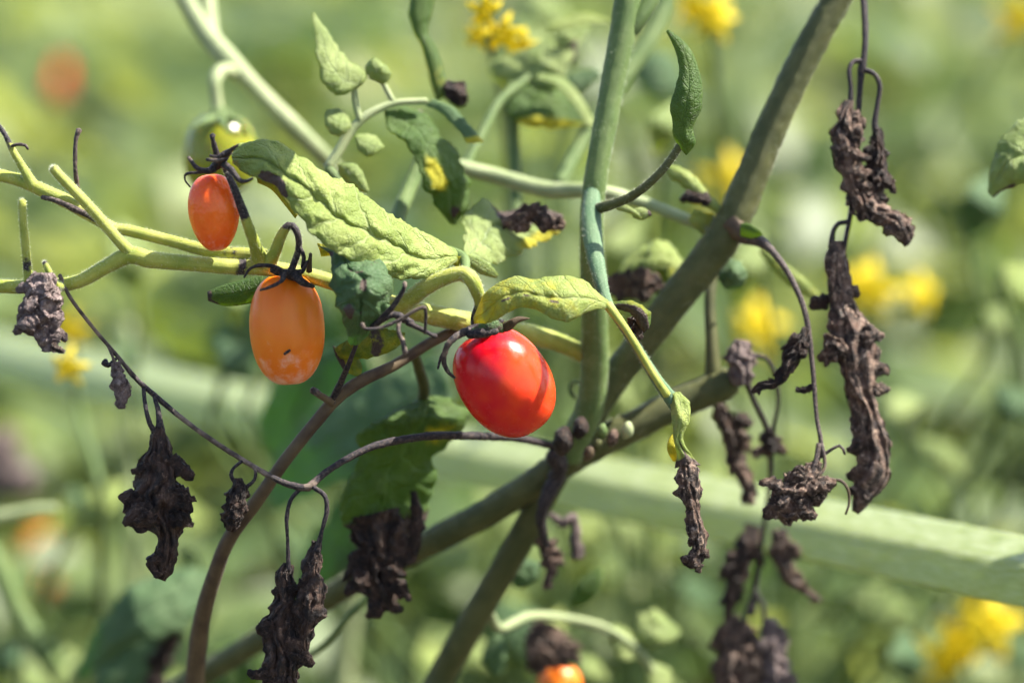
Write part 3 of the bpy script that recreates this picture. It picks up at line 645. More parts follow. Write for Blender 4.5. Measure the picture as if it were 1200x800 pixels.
calyx2 = leaf('sepal', [(582, 384), (595, 376), (608, 371), (620, 373)], [(584, 390), (598, 387), (607, 378), (621, 373)], [-.004, -.007, -.006], M['stem_brown'], red, nu=16, nv=8, bulge=.5)
leaf('sepal', [(552, 386), (570, 374), (584, 376), (592, 386)], [(554, 392), (566, 391), (578, 390), (590, 390)], [-.006, -.008, -.005], M['leaf_deep'], red, nu=16, nv=8, bulge=.6, burn=lambda u, v: .45)
org = fruit('tomato', 336.5, 385, .002, 134, 88, math.radians(-3), M['tomato_orange'], 'dull orange oval tomato hanging below the hooked stalk', power=2.25, taper=.03, wob=.008)
calyx(org, [(318, 316, -.006, 7, 1), (336, 321, -.004, 12, 1), (352, 326, -.004, 10, 1)], [
    [(334, 322, -.006, 9, 1), (322, 313, -.008, 6, 1), (305, 311, -.009, 5, 1), (293, 315, -.009, 3.5, .8), (286, 325, -.009, 3, .8)],
    [(332, 320, -.007, 9, 1), (331, 328, -.009, 6, .9), (320, 335, -.0095, 5, .8), (305, 340, -.009, 3.5, .4)],
    [(344, 322, -.006, 11, 1), (356, 331, -.007, 9, 1), (368, 336, -.006, 4, 1)], [(340, 318, -.004, 8, 1), (354, 318, -.006, 6, 1), (360, 306, -.007, 4, 1)],
    [(328, 320, .004, 8, 1), (318, 318, .008, 5, 1)]], M['stem_black'])
dot = tube('blemish', [(333, 415, -.0088, 3, 1), (337, 412, -.0088, 4, 1), (340, 410, -.0088, 3, 1)], M['stem_black'], org, sides=7)
ver = fruit('tomato', 251, 249, -.005, 92, 60, math.radians(-4), M['tomato_vermilion'], 'small wrinkled orange-red tomato beside the large pale leaf', power=2.25, taper=.2, wob=.045, dip=.03)
calyx(ver, [(249, 198, -.009, 10, 1), (256, 191, -.010, 14, 1), (262, 184, -.012, 12, 1), (268, 178, -.014, 9, .9)], [
    [(249, 158, -.014, 8, .8), (249, 163, -.014, 5, .8), (252, 174, -.013, 7, .9), (256, 186, -.012, 8, 1)],
    [(252, 198, -.010, 9, 1), (238, 200, -.012, 7, .8), (229, 195, -.013, 6, .7), (221, 184, -.013, 4, .5)],
    [(252, 199, -.010, 7, 1), (232, 202, -.012, 4, 1), (218, 204, -.011, 3.5, .9), (217, 211, -.010, 3, .8), (223, 219, -.009, 3, .7)],
    [(262, 192, -.012, 9, 1), (272, 200, -.015, 8, 1), (281, 212, -.016, 6, 1), (290, 212, -.016, 4, .8), (296, 209, -.016, 3, .8)],
    [(258, 186, -.013, 8, .9), (268, 178, -.016, 7, .8), (279, 170, -.018, 3, .6)], [(242, 187, -.015, 4, .6), (254, 188, -.016, 5, .5), (266, 186, -.017, 3, .6)], [(246, 182, -.014, 3, .6), (254, 184, -.015, 5, .5), (262, 180, -.017, 3, .6)]], M['stem_black'])

# ------------------------------------------------------------------ hanging shrivelled leaves on the right
hang = tube('leaf_stalk', [(1000, -120, .05, 8, 1), (1010, -20, .04, 8, 1), (1014, 30, .036, 8, 1), (1013, 62, .034, 7, 1), (1010, 80, .034, 10, .6), (1008, 100, .034, 7, 1), (1006, 130, .034, 7, 1), (1000, 180, .035, 6, 1), (998, 235, .034, 6, 1), (996, 255, .034, 6, 1), (992, 275, .033, 6, 1), (988, 300, .033, 6, 1)], M['stem_black'], plant,
     'black stalk with looped twigs hanging from above', sides=8, rough=.12)
for pts in ([(1012, 72, .034, 7, 1), (1000, 72, .033, 6, 1), (995, 84, .032, 6, 1), (997, 105, .032, 6, 1), (996, 128, .032, 8, 1)], [(1011, 82, .034, 7, .8), (1024, 86, .033, 6, 1), (1031, 100, .033, 6, 1), (1028, 125, .033, 6, 1), (1025, 145, .033, 8, 1), (1030, 165, .033, 12, 1)], [(995, 260, .033, 6, 1), (982, 262, .033, 6, 1), (976, 272, .033, 6, 1), (974, 290, .033, 8, 1)]):
    tube('twig', pts, M['stem_black'], hang, sides=7, rough=.15)
dried('dried_leaf', drows([(118, 990, 1002), (135, 978, 1008), (155, 972, 1012), (180, 971, 1012), (200, 978, 1014), (220, 985, 1018), (240, 996, 1026), (258, 1002, 1030)]), .032, M['dried_brown'], plant, 'brown curled leaf hanging highest on the looped stalk', seed=41, flare=1.1)
dried('dried_leaf', drows([(150, 1022, 1034), (170, 1016, 1040), (190, 1014, 1046), (208, 1014, 1046), (225, 1014, 1040), (245, 1016, 1032)]), .033, M['dried_black'], plant, 'black leaf folded behind the brown curled one', seed=42)
dried('dried_leaf', [(1015, 238, 26), (1030, 250, 30), (1042, 258, 30), (1056, 268, 28), (1063, 288, 10)], .031, M['dried_brown'], plant, seed=43, nu=34, nv=18)
dried('dried_leaf', drows([(282, 970, 990), (300, 962, 998), (320, 962, 998), (345, 964, 1004), (370, 966, 1014), (395, 966, 1026), (420, 970, 1034), (445, 982, 1034), (470, 988, 1034), (500, 998, 1040), (530, 1000, 1046), (555, 998, 1046), (575, 996, 1034), (600, 996, 1008)]), .033, M['dried_brown'], plant, 'long dark brown rolled leaf hanging in front of the field', seed=44.3, nu=90, flare=.8, curl=1.6, flaps=12)
dried('dried_leaf', [(972, 350, 16), (958, 355, 16), (948, 360, 6)], .034, M['dried_black'], plant, seed=45, nu=18, nv=10, layers=1)
dried('dried_leaf', [(946, 384, 8), (938, 400, 22), (928, 420, 26), (918, 440, 18), (906, 450, 12), (892, 452, 16), (882, 460, 6)], .022, M['dried_black'], plant, 'black twisted leaf on the withered side shoot', seed=46, nu=50)
dried('dried_leaf', [(953, 452, 5), (944, 457, 9), (932, 456, 5)], .0225, M['dried_black'], plant, seed=47, nu=14, nv=8, layers=1)
dried('dried_leaf', [(960, 540, 14), (950, 556, 30), (942, 572, 50), (926, 585, 56), (914, 592, 48), (900, 588, 26)], .019, M['dried_brown'], plant, 'brown crinkled leaf hanging in front of the strap', seed=48.5, curl=1.5, flare=1.2)
dried('dried_leaf', [(945, 575, 22), (958, 570, 24), (972, 566, 16), (980, 564, 6)], .017, M['dried_brown'], plant, seed=49, nu=24, nv=12)
dried('dried_leaf', [(938, 590, 22), (946, 600, 16), (957, 606, 8)], .017, M['dried_brown'], plant, seed=50, nu=20, nv=10, layers=1)
for pts in ([(962, 535, .02, 5, .6), (972, 528, .019, 4, .7), (985, 522, .018, 4, 1), (990, 532, .018, 3, 1)], [(970, 566, .018, 4, 0), (983, 562, .017, 4, 0), (993, 572, .017, 4, 0), (995, 590, .018, 3, .2), (991, 602, .018, 3, .2)], [(960, 520, .02, 7, .5), (955, 545, .018, 6, .7), (950, 562, .017, 6, .7)], [(963, 520, .02, 5, .7), (967, 545, .018, 4, .5), (958, 560, .017, 5, .5)]):
    tube('twig', pts, M['stem_brown'], plant, sides=7, rough=.2)

# dead flower stalks and leaves on the low branch
dried('dried_leaf', drows([(398, 862, 876), (412, 852, 882), (425, 850, 884), (440, 854, 884), (452, 862, 880)]), .052, M['dried_pale'], plant, 'pale brown dry leaf base on the branch end', seed=51, nu=34, nv=18)
dd = tube('leaf_stalk', [(872, 440, .055, 8, 1), (884, 470, .06, 7, 1), (898, 500, .066, 7, 1), (902, 530, .07, 7, 1), (902, 570, .08, 6, 1), (895, 620, .09, 6, 1), (886, 680, .1, 7, 1), (882, 720, .1, 7, 1)], M['stem_black'], plant, 'thin dead stalk hanging behind the strap', sides=8, rough=.15)
for pts in ([(880, 416, .053, 6, 1), (898, 420, .054, 5, 1), (908, 440, .056, 5, 1), (912, 470, .06, 5, 1), (906, 500, .065, 5, 1), (904, 525, .07, 5, 1)], [(886, 690, .1, 5, 1), (876, 715, .1, 6, 1), (872, 740, .1, 6, 1)], [(884, 690, .1, 5, 1), (894, 710, .1, 6, 1), (897, 745, .1, 6, 1)]):
    tube('twig', pts, M['stem_black'], dd, sides=7, rough=.15)
dried('dried_leaf', [(838, 468, 16), (848, 490, 26), (858, 512, 30), (864, 535, 26), (872, 560, 22), (884, 590, 20)], .075, M['dried_brown'], plant, 'brown dry leaf hanging behind the strap', seed=52)
dried('dried_leaf', [(880, 500, 10), (870, 492, 18), (862, 486, 10)], .074, M['dried_black'], plant, seed=53, nu=18, nv=10, layers=1)
dried('dried_leaf', [(880, 530, 8), (894, 528, 14), (908, 522, 18), (922, 530, 6)], .07, M['dried_brown'], plant, seed=54, nu=24, nv=12)
dried('dried_leaf', [(902, 500, 8), (902, 515, 22), (906, 530, 14)], .068, M['dried_black'], plant, seed=55, nu=20, nv=12)
dried('dried_leaf', [(884, 615, 20), (876, 640, 34), (866, 670, 32), (856, 700, 22), (852, 722, 8)], .095, M['dried_black'], plant, 'black pod-like dry leaf below the strap', seed=56, curl=1.7)
dried('dried_leaf', [(912, 620, 24), (918, 650, 34), (926, 675, 24), (942, 690, 12), (962, 704, 6)], .095, M['dried_brown'], plant, 'brown pointed dry leaf below the strap', seed=57, curl=1.7)
dried('dried_leaf', drows([(720, 846, 868), (745, 836, 884), (775, 830, 890), (800, 826, 888), (840, 830, 880)]), .1, M['dried_brown'], plant, 'crumpled brown leaf cluster under the dead stalk', seed=58)
dried('dried_leaf', drows([(725, 894, 908), (750, 888, 922), (775, 890, 926), (800, 894, 930), (830, 900, 925)]), .098, M['dried_pale'], plant, 'pale brown crumpled leaf beside the cluster', seed=59)
# bud clump where the branches meet
for (x, y, s, m) in ((680, 500, 20, 'dried_black'), (660, 515, 26, 'dried_black'), (700, 520, 12, 'stem_olive'), (735, 503, 15, 'stem_pale'), (718, 512, 15, 'dried_brown'), (690, 530, 14, 'stem_brown'), (705, 505, 14, 'stem_green')):
    tube('bud', [(x-3, y+s*.55, .036, s*.5), (x, y+s*.2, .034, s), (x+1, y-s*.25, .033, s*.9), (x+2, y-s*.5, .034, s*.4)], M[m], plant, sides=10, rough=.15)
for pts in ([(655, 555, .05, 20, 1), (640, 585, .05, 16, 1), (634, 610, .052, 12, 1), (640, 640, .056, 8, .8)], [(648, 530, .046, 22, 1), (656, 548, .048, 20, 1), (640, 575, .052, 12, 1)]):
    tube('twig', pts, M['stem_black'], plant, sides=8, rough=.2)
tube('tendril', [(692, 478, .06, 6), (686, 456, .06, 5), (674, 446, .06, 5), (668, 456, .06, 5), (674, 466, .06, 5), (688, 472, .06, 5)], M['stem_green'], plant, sides=8)
#--PART3--

# leaflets higher on the plant, above the picture, that shade the ones below
can = tube('leaf_stalk', [(760, -60, .03, 14), (640, -110, .0, 12), (540, -90, -.012, 10), (470, -60, -.014, 8)], M['stem_green'], plant, sides=8)
leaf('leaflet', [(520, -80), (480, -95), (450, -80), (438, -40), (446, -18)], [(520, -70), (505, -40), (488, -20), (470, -12), (450, -14)], [-.012, -.02, -.014], M['leaf_green'], plant, bulge=.4, dl=-.9, seed=9)
# ------------------------------------------------------------------ softer leaves of the same plant, just behind
tube('branch', [(535, 195, .075, 18), (580, 206, .075, 19), (640, 222, .07, 20), (700, 224, .06, 18), (760, 240, .06, 15), (830, 268, .05, 13)], M['stem_pale'], plant, 'pale branch crossing behind the main stem', sides=12)
tube('side_shoot', [(497, 175, .06, 16), (482, 215, .055, 18), (466, 255, .045, 18), (455, 300, .03, 16), (450, 350, .012, 16)], M['stem_green'], plant, sides=12)
tube('leaf_stalk', [(545, 196, .075, 10), (585, 120, .09, 10), (620, 90, .1, 9)], M['stem_green'], plant, sides=8)
tube('leaf_stalk', [(600, 100, .1, 14), (602, 170, .1, 15), (605, 260, .09, 14)], M['stem_green'], plant, sides=8)
tube('side_shoot', [(800, -60, .13, 22), (770, 30, .12, 22), (725, 100, .11, 20), (680, 170, .1, 18), (655, 215, .09, 16)], M['stem_green'], plant, sides=10)
rach = tube('leaf_stalk', [(384, 197, .035, 12), (396, 178, .036, 12), (412, 152, .037, 11), (432, 134, .038, 10), (462, 121, .04, 8), (500, 118, .042, 7)], M['stem_pale'], plant, 'pale grey leaf stalk with small folded leaflets', sides=10, rough=.04)
tube('twig', [(422, 142, .037, 8), (417, 122, .037, 8), (415, 100, .037, 7)], M['stem_pale'], rach, sides=8); tube('twig', [(462, 121, .04, 7), (452, 103, .04, 7), (444, 88, .04, 6)], M['stem_pale'], rach, sides=8)
tube('leaf_stalk', [(384, 197, .035, 12), (400, 215, .034, 12), (430, 240, .03, 12), (470, 275, .02, 12), (540, 300, .012, 13), (546, 318, .004, 10)], M['stem_green'], plant, sides=10)
K = dict(nu=32, nv=14, amp=.24, freq=130, serr=.16, pucker=.06)
def lf(L, Rr, d, m, label=None, **kw):
    a = dict(K); a.update(kw); return leaf('leaflet', L, Rr, d, M[m], plant, label, **a)
lf([(418, 104), (400, 108), (385, 102), (376, 92), (370, 60), (366, 18)], [(424, 98), (428, 88), (412, 74), (396, 56), (384, 38), (368, 15)], [.036, .034, .036, .04], 'leaf_sage', 'upright pale leaflet with a dark curled tip', dl=-.6, burn=lambda u, v: .3*sstep(.9, 1, u), yel=lambda u, v: .1, seed=3)
lf([(446, 98), (434, 92), (428, 80), (434, 70)], [(452, 98), (458, 88), (454, 76), (440, 67)], .038, 'leaf_sage', bulge=.7)
lf([(412, 150), (396, 158), (384, 150), (381, 132)], [(410, 142), (408, 136), (400, 130), (384, 128)], .035, 'leaf_sage', bulge=.7, dl=-.7)
lf([(416, 162), (422, 176), (434, 182), (448, 174)], [(418, 158), (426, 158), (440, 160), (450, 172)], .035, 'leaf_sage', bulge=.7, dl=-.7)
lf([(396, 192), (398, 205), (408, 220), (430, 226)], [(400, 192), (414, 193), (426, 205), (432, 224)], .03, 'leaf_sage', bulge=.6, yel=lambda u, v: .5*sstep(.2, -.5, v))
lf([(455, 118), (450, 138), (470, 165), (490, 200), (505, 235), (528, 262)], [(468, 118), (500, 138), (530, 170), (548, 205), (548, 240), (534, 264)], [.045, .04, .04, .045], 'leaf_green', 'dark green leaflet with a bright yellow patch', nu=44, nv=20, dl=-.8, yel=lambda u, v: 1.1*math.exp(-((u-.62)/.14)**2-((v+.3)/.45)**2), burn=lambda u, v: .95*math.exp(-((u-.9)/.07)**2-((v-.2)/.4)**2), seed=8)
lf([(498, 122), (515, 130), (535, 150), (548, 168)], [(508, 116), (530, 126), (552, 148), (566, 166), ], [.05, .045, .04], 'leaf_deep', 'narrow dark leaflet with a yellow tip', yel=lambda u, v: .9*sstep(.8, .95, u))
lf([(490, -30), (480, 0), (482, 30), (495, 55), (503, 90), (512, 116)], [(512, -25), (505, 10), (502, 40), (512, 60), (520, 85), (526, 110)], [.07, .065, .06], 'leaf_green', 'long leaflet hanging from the top edge', bulge=.7, yel=lambda u, v: .4*sstep(.5, .8, u))
dried('dried_leaf', [(520, 100, 12), (530, 106, 24), (540, 112, 22), (534, 124, 8)], .06, M['dried_black'], plant, seed=61, nu=24, nv=14)
dried('dried_leaf', [(490, 130, 8), (494, 142, 18), (500, 152, 10)], .05, M['dried_pale'], plant, seed=62, nu=18, nv=10)
# leaf group by the yellow flower
lf([(590, 100), (575, 85), (580, 70), (610, 58), (650, 42), (690, 30)], [(600, 110), (630, 108), (655, 95), (665, 80), (675, 60), (692, 34)], [.11, .1, .105], 'leaf_sage', 'broad pale leaf under the yellow flower', dl=-.8, nu=36)
lf([(596, 100), (590, 120), (605, 140), (640, 150), (672, 148), (690, 145)], [(600, 96), (630, 95), (650, 98), (668, 110), (684, 128), (696, 142)], [.1, .095, .1], 'leaf_green', 'hanging leaf glowing yellow at its edge', bulge=.5, dl=-.8, yel=lambda u, v: .95*sstep(.1, -.9, v)*sstep(.2, .5, u), nu=36)
lf([(628, 92), (650, 100), (672, 122), (690, 150)], [(632, 86), (660, 92), (684, 118), (698, 146)], .09, 'leaf_sage', dl=-.9)
lf([(652, 100), (668, 88), (690, 80), (704, 84)], [(656, 110), (676, 108), (690, 102), (704, 92)], .12, 'leaf_deep', dl=-.4)
lf([(640, 30), (670, 18), (695, 18), (716, 26)], [(640, 42), (668, 38), (694, 30), (716, 28)], .12, 'leaf_pale', dl=-.6)
lf([(650, 40), (664, 36), (676, 48), (674, 72)], [(652, 52), (658, 56), (664, 64), (670, 76)], .1, 'leaf_sage', burn=lambda u, v: .7*sstep(.3, .6, u))
# pale leaf with its dead dark rim, on the big leaf's stalk
lf([(546, 300), (542, 270), (548, 245), (565, 232), (590, 250), (618, 242), (640, 245), (660, 252)], [(552, 306), (580, 312), (605, 300), (622, 290), (635, 284), (648, 278), (656, 270), (662, 262)], [.014, .03, .04, .045, .045], 'leaf_sage', 'pale leaf with a dark dead rim behind the big leaf', nu=50, nv=22, bulge=.3, dl=-.5, pucker=.08, burn=lambda u, v: 1.0*sstep(.1, -.3, v)*sstep(.42, .55, u), yel=lambda u, v: .75*sstep(.0, .7, v)*sstep(.3, .6, u), seed=5)
dried('dried_leaf', [(588, 262, 20), (605, 258, 26), (622, 252, 24), (636, 258, 24), (650, 264, 20), (661, 258, 10)], .036, M['dried_brown'], plant, 'brown dead rim rolled along the pale leaf', seed=63)
lf([(542, 302), (552, 312), (565, 322), (582, 326)], [(546, 298), (562, 302), (575, 312), (584, 322)], [.012, .02], 'leaf_sage')
lf([(534, 300), (532, 315), (537, 328), (545, 332)], [(541, 300), (543, 312), (546, 322), (548, 330)], .01, 'leaf_green', yel=lambda u, v: .6)
# leaves right of the main stem
lf([(800, 322), (770, 318), (745, 318), (722, 322)], [(802, 305), (786, 286), (765, 282), (730, 305)], [.07, .066, .07], 'leaf_pale', 'pale folded leaf between the two stems', bulge=.5, dl=.6, nu=34)
dried('dried_leaf', [(708, 332, 18), (722, 335, 30), (740, 336, 34), (758, 334, 34), (774, 326, 20)], .062, M['dried_brown'], plant, 'dark dead leaf between the two stems', seed=64, flare=.4)
lf([(768, 320), (770, 338), (775, 355)], [(785, 310), (792, 325), (784, 345)], .066, 'leaf_green', yel=lambda u, v: .5)
lf([(782, 192), (795, 195), (815, 208), (830, 226), (846, 245)], [(780, 198), (790, 212), (808, 226), (824, 240), (842, 252)], [.05, .045, .046], 'leaf_pale', bulge=.8, yel=lambda u, v: .3)
dried('dried_leaf', [(798, 236, 6), (806, 230, 14), (820, 232, 16), (832, 238, 8)], .044, M['dried_black'], plant, seed=65, nu=22, nv=12)
lf([(815, 245), (808, 262), (825, 275)], [(835, 252), (836, 264), (832, 276)], .05, 'leaf_pale', yel=lambda u, v: .45)
lf([(846, 312), (842, 328), (852, 340), (868, 338)], [(852, 304), (866, 306), (874, 318), (872, 334)], [.055, .05, .055], 'leaf_deep', 'dark round leaf behind the slanting branch', bulge=.7, burn=lambda u, v: .5*sstep(.8, 1, u))
lf([(893, 285), (912, 300), (945, 330), (960, 345)], [(890, 296), (905, 315), (932, 340), (955, 352)], .07, 'leaf_pale', yel=lambda u, v: .4)
# leaf with dead lower half, hanging below the brown cane
tube('leaf_stalk', [(486, 415, .03, 12), (492, 435, .035, 13), (497, 455, .04, 14), (494, 480, .045, 12)], M['stem_olive'], plant, sides=10)
lf([(500, 462), (470, 478), (440, 490), (422, 510), (418, 540), (400, 590), (404, 612), (430, 640)], [(505, 462), (535, 470), (552, 490), (530, 515), (508, 535), (506, 560), (502, 590), (488, 630)], [.045, .04, .042, .045, .046], 'leaf_green', 'drooping leaf with a brown dead lower half', nu=60, nv=28, dl=.5, bulge=.45, pucker=.06, burn=lambda u, v: sstep(.72, .95, u)*.9, yel=lambda u, v: .2+.5*math.exp(-((u-.38)/.1)**2-((v-.6)/.3)**2), seed=4, serr=.08, amp=.3)
dried('dried_leaf', drows([(600, 398, 484), (615, 402, 486), (635, 408, 480), (655, 410, 470), (675, 414, 466), (690, 420, 472), (705, 434, 470), (716, 446, 462)]), .042, M['dried_black'], plant, 'broad dark brown dead lower half of the drooping leaf', seed=66, curl=1.3, flare=.6, serr=.25)
dried('dried_leaf', [(484, 575, 6), (488, 600, 12), (488, 625, 14), (484, 650, 8)], .04, M['dried_black'], plant, seed=67, nu=24, nv=12)
# low right: small dead and green leaves on a thin stalk
low_st = tube('leaf_stalk', [(570, 705, .075, 10), (585, 735, .09, 12), (620, 722, .1, 12), (660, 724, .11, 11), (710, 736, .115, 10), (750, 765, .12, 10), (775, 810, .13, 11), (790, 900, .14, 12)], M['stem_pale'], plant, sides=8)
dried('dried_leaf', [(636, 595, 10), (632, 625, 16), (642, 645, 22), (646, 668, 20), (638, 690, 8)], .068, M['dried_brown'], plant, 'small brown dead leaf under the fork', seed=68)
dried('dried_leaf', [(640, 600, 6), (660, 612, 12), (672, 606, 10), (676, 640, 14), (678, 655, 14)], .075, M['dried_pale'], plant, seed=69, nu=34)
dried('dried_leaf', [(628, 728, 20), (640, 748, 46), (648, 768, 46), (652, 782, 20)], .11, M['dried_brown'], plant, 'crumpled brown leaf above the hidden orange fruit', seed=70)
lf([(668, 712), (672, 690), (688, 672), (704, 664)], [(672, 714), (690, 706), (704, 690), (706, 668)], .12, 'leaf_green')
lf([(742, 745), (746, 722), (765, 712), (780, 722), (796, 736)], [(746, 752), (765, 756), (782, 754), (792, 748), (798, 740)], .12, 'leaf_sage', 'pale blurred leaf low between the branches', dl=-.7)
lf([(716, 732), (714, 752), (728, 770), (746, 772)], [(722, 730), (738, 742), (748, 756), (750, 770)], .118, 'leaf_sage', dl=-.7)
lf([(756, 780), (764, 810), (785, 805)], [(768, 775), (785, 782), (788, 800)], .125, 'leaf_sage', dl=-.7)
lf([(575, 745), (565, 770), (580, 790)], [(585, 742), (592, 765), (588, 788)], .1, 'leaf_deep')
lf([(600, 660), (598, 680), (612, 690), (628, 680)], [(605, 655), (622, 656), (632, 662), (632, 676)], .09, 'leaf_deep')
tube('leaf_stalk', [(440, 690, .07, 8), (415, 715, .07, 8), (380, 755, .08, 8), (350, 775, .09, 8)], M['stem_green'], plant, sides=8)

# ------------------------------------------------------------------ plastic strap slanting through the row
def strap():
    V, F, U = [], [], []; n, m = 120, 15
    c0 = Vector(P(-420, 322, .95)); c1 = Vector(P(1203, 674, .045)); c2 = c1 + (c1-P(1000, 632, .075))*1.9
    for i in range(n):
        u = i/(n-1)
        # straight taut line through the measured points
        a, b = P(0, 418, .5), P(1203, 674, .05)
        c = a + (b-a)*(-.7+u*2.1); c.z -= .0015*math.sin((u*2.1-.7)*math.pi)
        ax = (b-a).normalized(); up = (UP - ax*UP.dot(ax)).normalized(); out = ax.cross(up)
        if out.dot(FWD) > 0: out = -out
        for k in range(m):
            v = -1+2*k/(m-1); h = .0086
            th = .0016*(1-v*v) - v*h*.4 - max(0, v-.3)*h*1.6
            V.append(c + up*h*v + out*th + out*.0006*nz(c, 60, k*.05)); U.append((u*14, k/(m-1)))
    for i in range(n-1):
        for k in range(m-1): a = i*m+k; F.append((a, a+1, a+m+1, a+m))
    o = link('plastic_strap', V, F, M['strap_plastic'], None, uvs=U)
    m_ = o.modifiers.new('thickness', 'SOLIDIFY'); m_.thickness = .0006; m_.offset = 0
    o['label'] = 'translucent pale green plastic strap stretched behind the plant'; o['category'] = 'strap'
strap()

# ------------------------------------------------------------------ the neighbouring plant close behind, with an unripe fruit
r2 = P(330, 800, .32); r2.z = 0
pl2 = empty('tomato_plant', r2, 'neighbouring tomato plant close behind with an unripe green tomato', 'plant')
tube('stem', [(196, -40, .13, 20), (235, 30, .125, 22), (268, 70, .12, 26), (300, 105, .12, 23), (345, 150, .12, 23), (385, 190, .13, 20), (420, 260, .24, 24), (430, 420, .28, 26), (420, 600, .3, 26), (400, 800, .32, 28), (Vector((r2.x, r2.y, -.01)), .012)], M['stem_pale'], pl2, sides=10)
tube('side_shoot', [(276, 78, .12, 20), (250, 50, .13, 20), (240, -30, .14, 20)], M['stem_pale'], pl2, sides=10)
tube('pedicel', [(282, 90, .12, 18), (262, 82, .115, 17), (252, 95, .11, 15), (254, 118, .11, 14), (256, 140, .11, 15)], M['stem_pale'], pl2, sides=10)
gr = fruit('tomato', 258, 182, .115, 100, 84, .1, M['tomato_unripe'], 'unripe yellow-green tomato hanging behind the small orange-red one')
calyx(gr, [(250, 140, .108, 16), (258, 136, .108, 22), (268, 138, .108, 14)], [[(256, 138, .106, 12), (240, 142, .098, 9), (226, 150, .095, 4)], [(258, 138, .10, 12), (262, 146, .092, 8), (270, 156, .09, 4)], [(262, 138, .108, 12), (280, 144, .106, 8), (292, 158, .11, 4)]], M['stem_green'])
def lf2(L, Rr, d, m, label=None, par=None, **kw):
    a = dict(K); a.update(kw); return leaf('leaflet', L, Rr, d, M[m], par or pl2, label, **a)
lf2([(520, 420), (470, 425), (430, 445), (370, 480), (330, 520), (310, 580)], [(530, 470), (510, 520), (470, 545), (420, 560), (370, 580), (320, 600)], [.14, .15, .17, .2], 'leaf_deep', 'broad blue-green leaf behind the brown cane', nu=40, nv=20, pucker=.05, dl=-1.0, bulge=.2)
lf2([(420, 400), (360, 410), (325, 440), (300, 500)], [(440, 440), (410, 480), (370, 520), (310, 530)], [.2, .22, .25], 'leaf_deep', dl=-.3)
lf2([(300, 300), (240, 300), (195, 320), (170, 350), (175, 385)], [(310, 340), (290, 390), (260, 420), (220, 420), (180, 395)], [.3, .32, .35], 'leaf_sage', dl=-.8)
lf2([(380, 330), (330, 330), (280, 350), (240, 400)], [(400, 400), (360, 420), (300, 430), (250, 420)], [.28, .3], 'leaf_deep', dl=.2)
lf2([(430, 560), (390, 590), (360, 640), (340, 700)], [(450, 600), (440, 650), (400, 690), (350, 710)], [.2, .22], 'leaf_deep')
lf2([(250, 668), (200, 668), (150, 690), (115, 730), (90, 790)], [(245, 700), (215, 735), (170, 750), (130, 770), (95, 800)], [.16, .15, .17], 'leaf_deep', 'long blue-green leaf low beside the cane', dl=-.5, nu=40)
lf2([(300, 745), (250, 760), (225, 790), (215, 840)], [(310, 790), (290, 820), (250, 840), (220, 850)], [.14, .15], 'leaf_green', dl=-.5)
lf2([(190, 690), (140, 740), (110, 790), (100, 840)], [(220, 720), (210, 770), (170, 820), (120, 850)], [.2, .2], 'leaf_deep', dl=-.3)
for L, Rr, d in (([(210, 640), (230, 645)], [(205, 700), (235, 690)], .22),):
    lf2(L, Rr, d, 'leaf_pale', dl=-.5)
dried('dried_leaf', [(210, 735, 20), (190, 765, 26), (178, 800, 26), (175, 830, 14)], .16, M['dried_black'], pl2, seed=81)
tube('stem', [(-60, 560, .25, 24), (-10, 650, .24, 24), (20, 715, .24, 25), (55, 770, .24, 26), (90, 820, .25, 26), (140, 950, .28, 28), (Vector((r2.x-.01, r2.y, -.01)), .012)], M['stem_green'], pl2, sides=10)
tube('side_shoot', [(-60, 612, .2, 14), (0, 605, .2, 15), (40, 598, .2, 15), (66, 596, .2, 12)], M['stem_pale'], pl2, sides=10)

# leaf entering at the right edge
r3 = P(1420, 800, .06); r3.z = 0
pl3 = empty('tomato_plant', r3, 'neighbouring tomato plant showing one curled pale leaf over the strap', 'plant')
tube('stem', [(Vector((r3.x, r3.y, -.01)), .011), (1400, 800, .06, 32), (1370, 500, .05, 30), (1340, 250, .05, 26), (1330, 60, .05, 20)], M['stem_green'], pl3, sides=12)
tube('leaf_stalk', [(1340, 260, .05, 14), (1300, 200, .045, 12), (1262, 178, .04, 10)], M['stem_green'], pl3, sides=8)
lf2([(1265, 170), (1235, 150), (1210, 140), (1185, 152), (1170, 170), (1160, 200), (1158, 225)], [(1268, 186), (1250, 205), (1228, 215), (1205, 214), (1190, 218), (1176, 222), (1164, 232)], [.04, .034, .034, .036], 'leaf_sage', 'curled pale green leaf with a brown tip', par=pl3, nu=44, nv=22, dl=-.5, pucker=.1, bulge=.5, burn=lambda u, v: .7*sstep(.55, .85, v)*sstep(.6, .8, u))

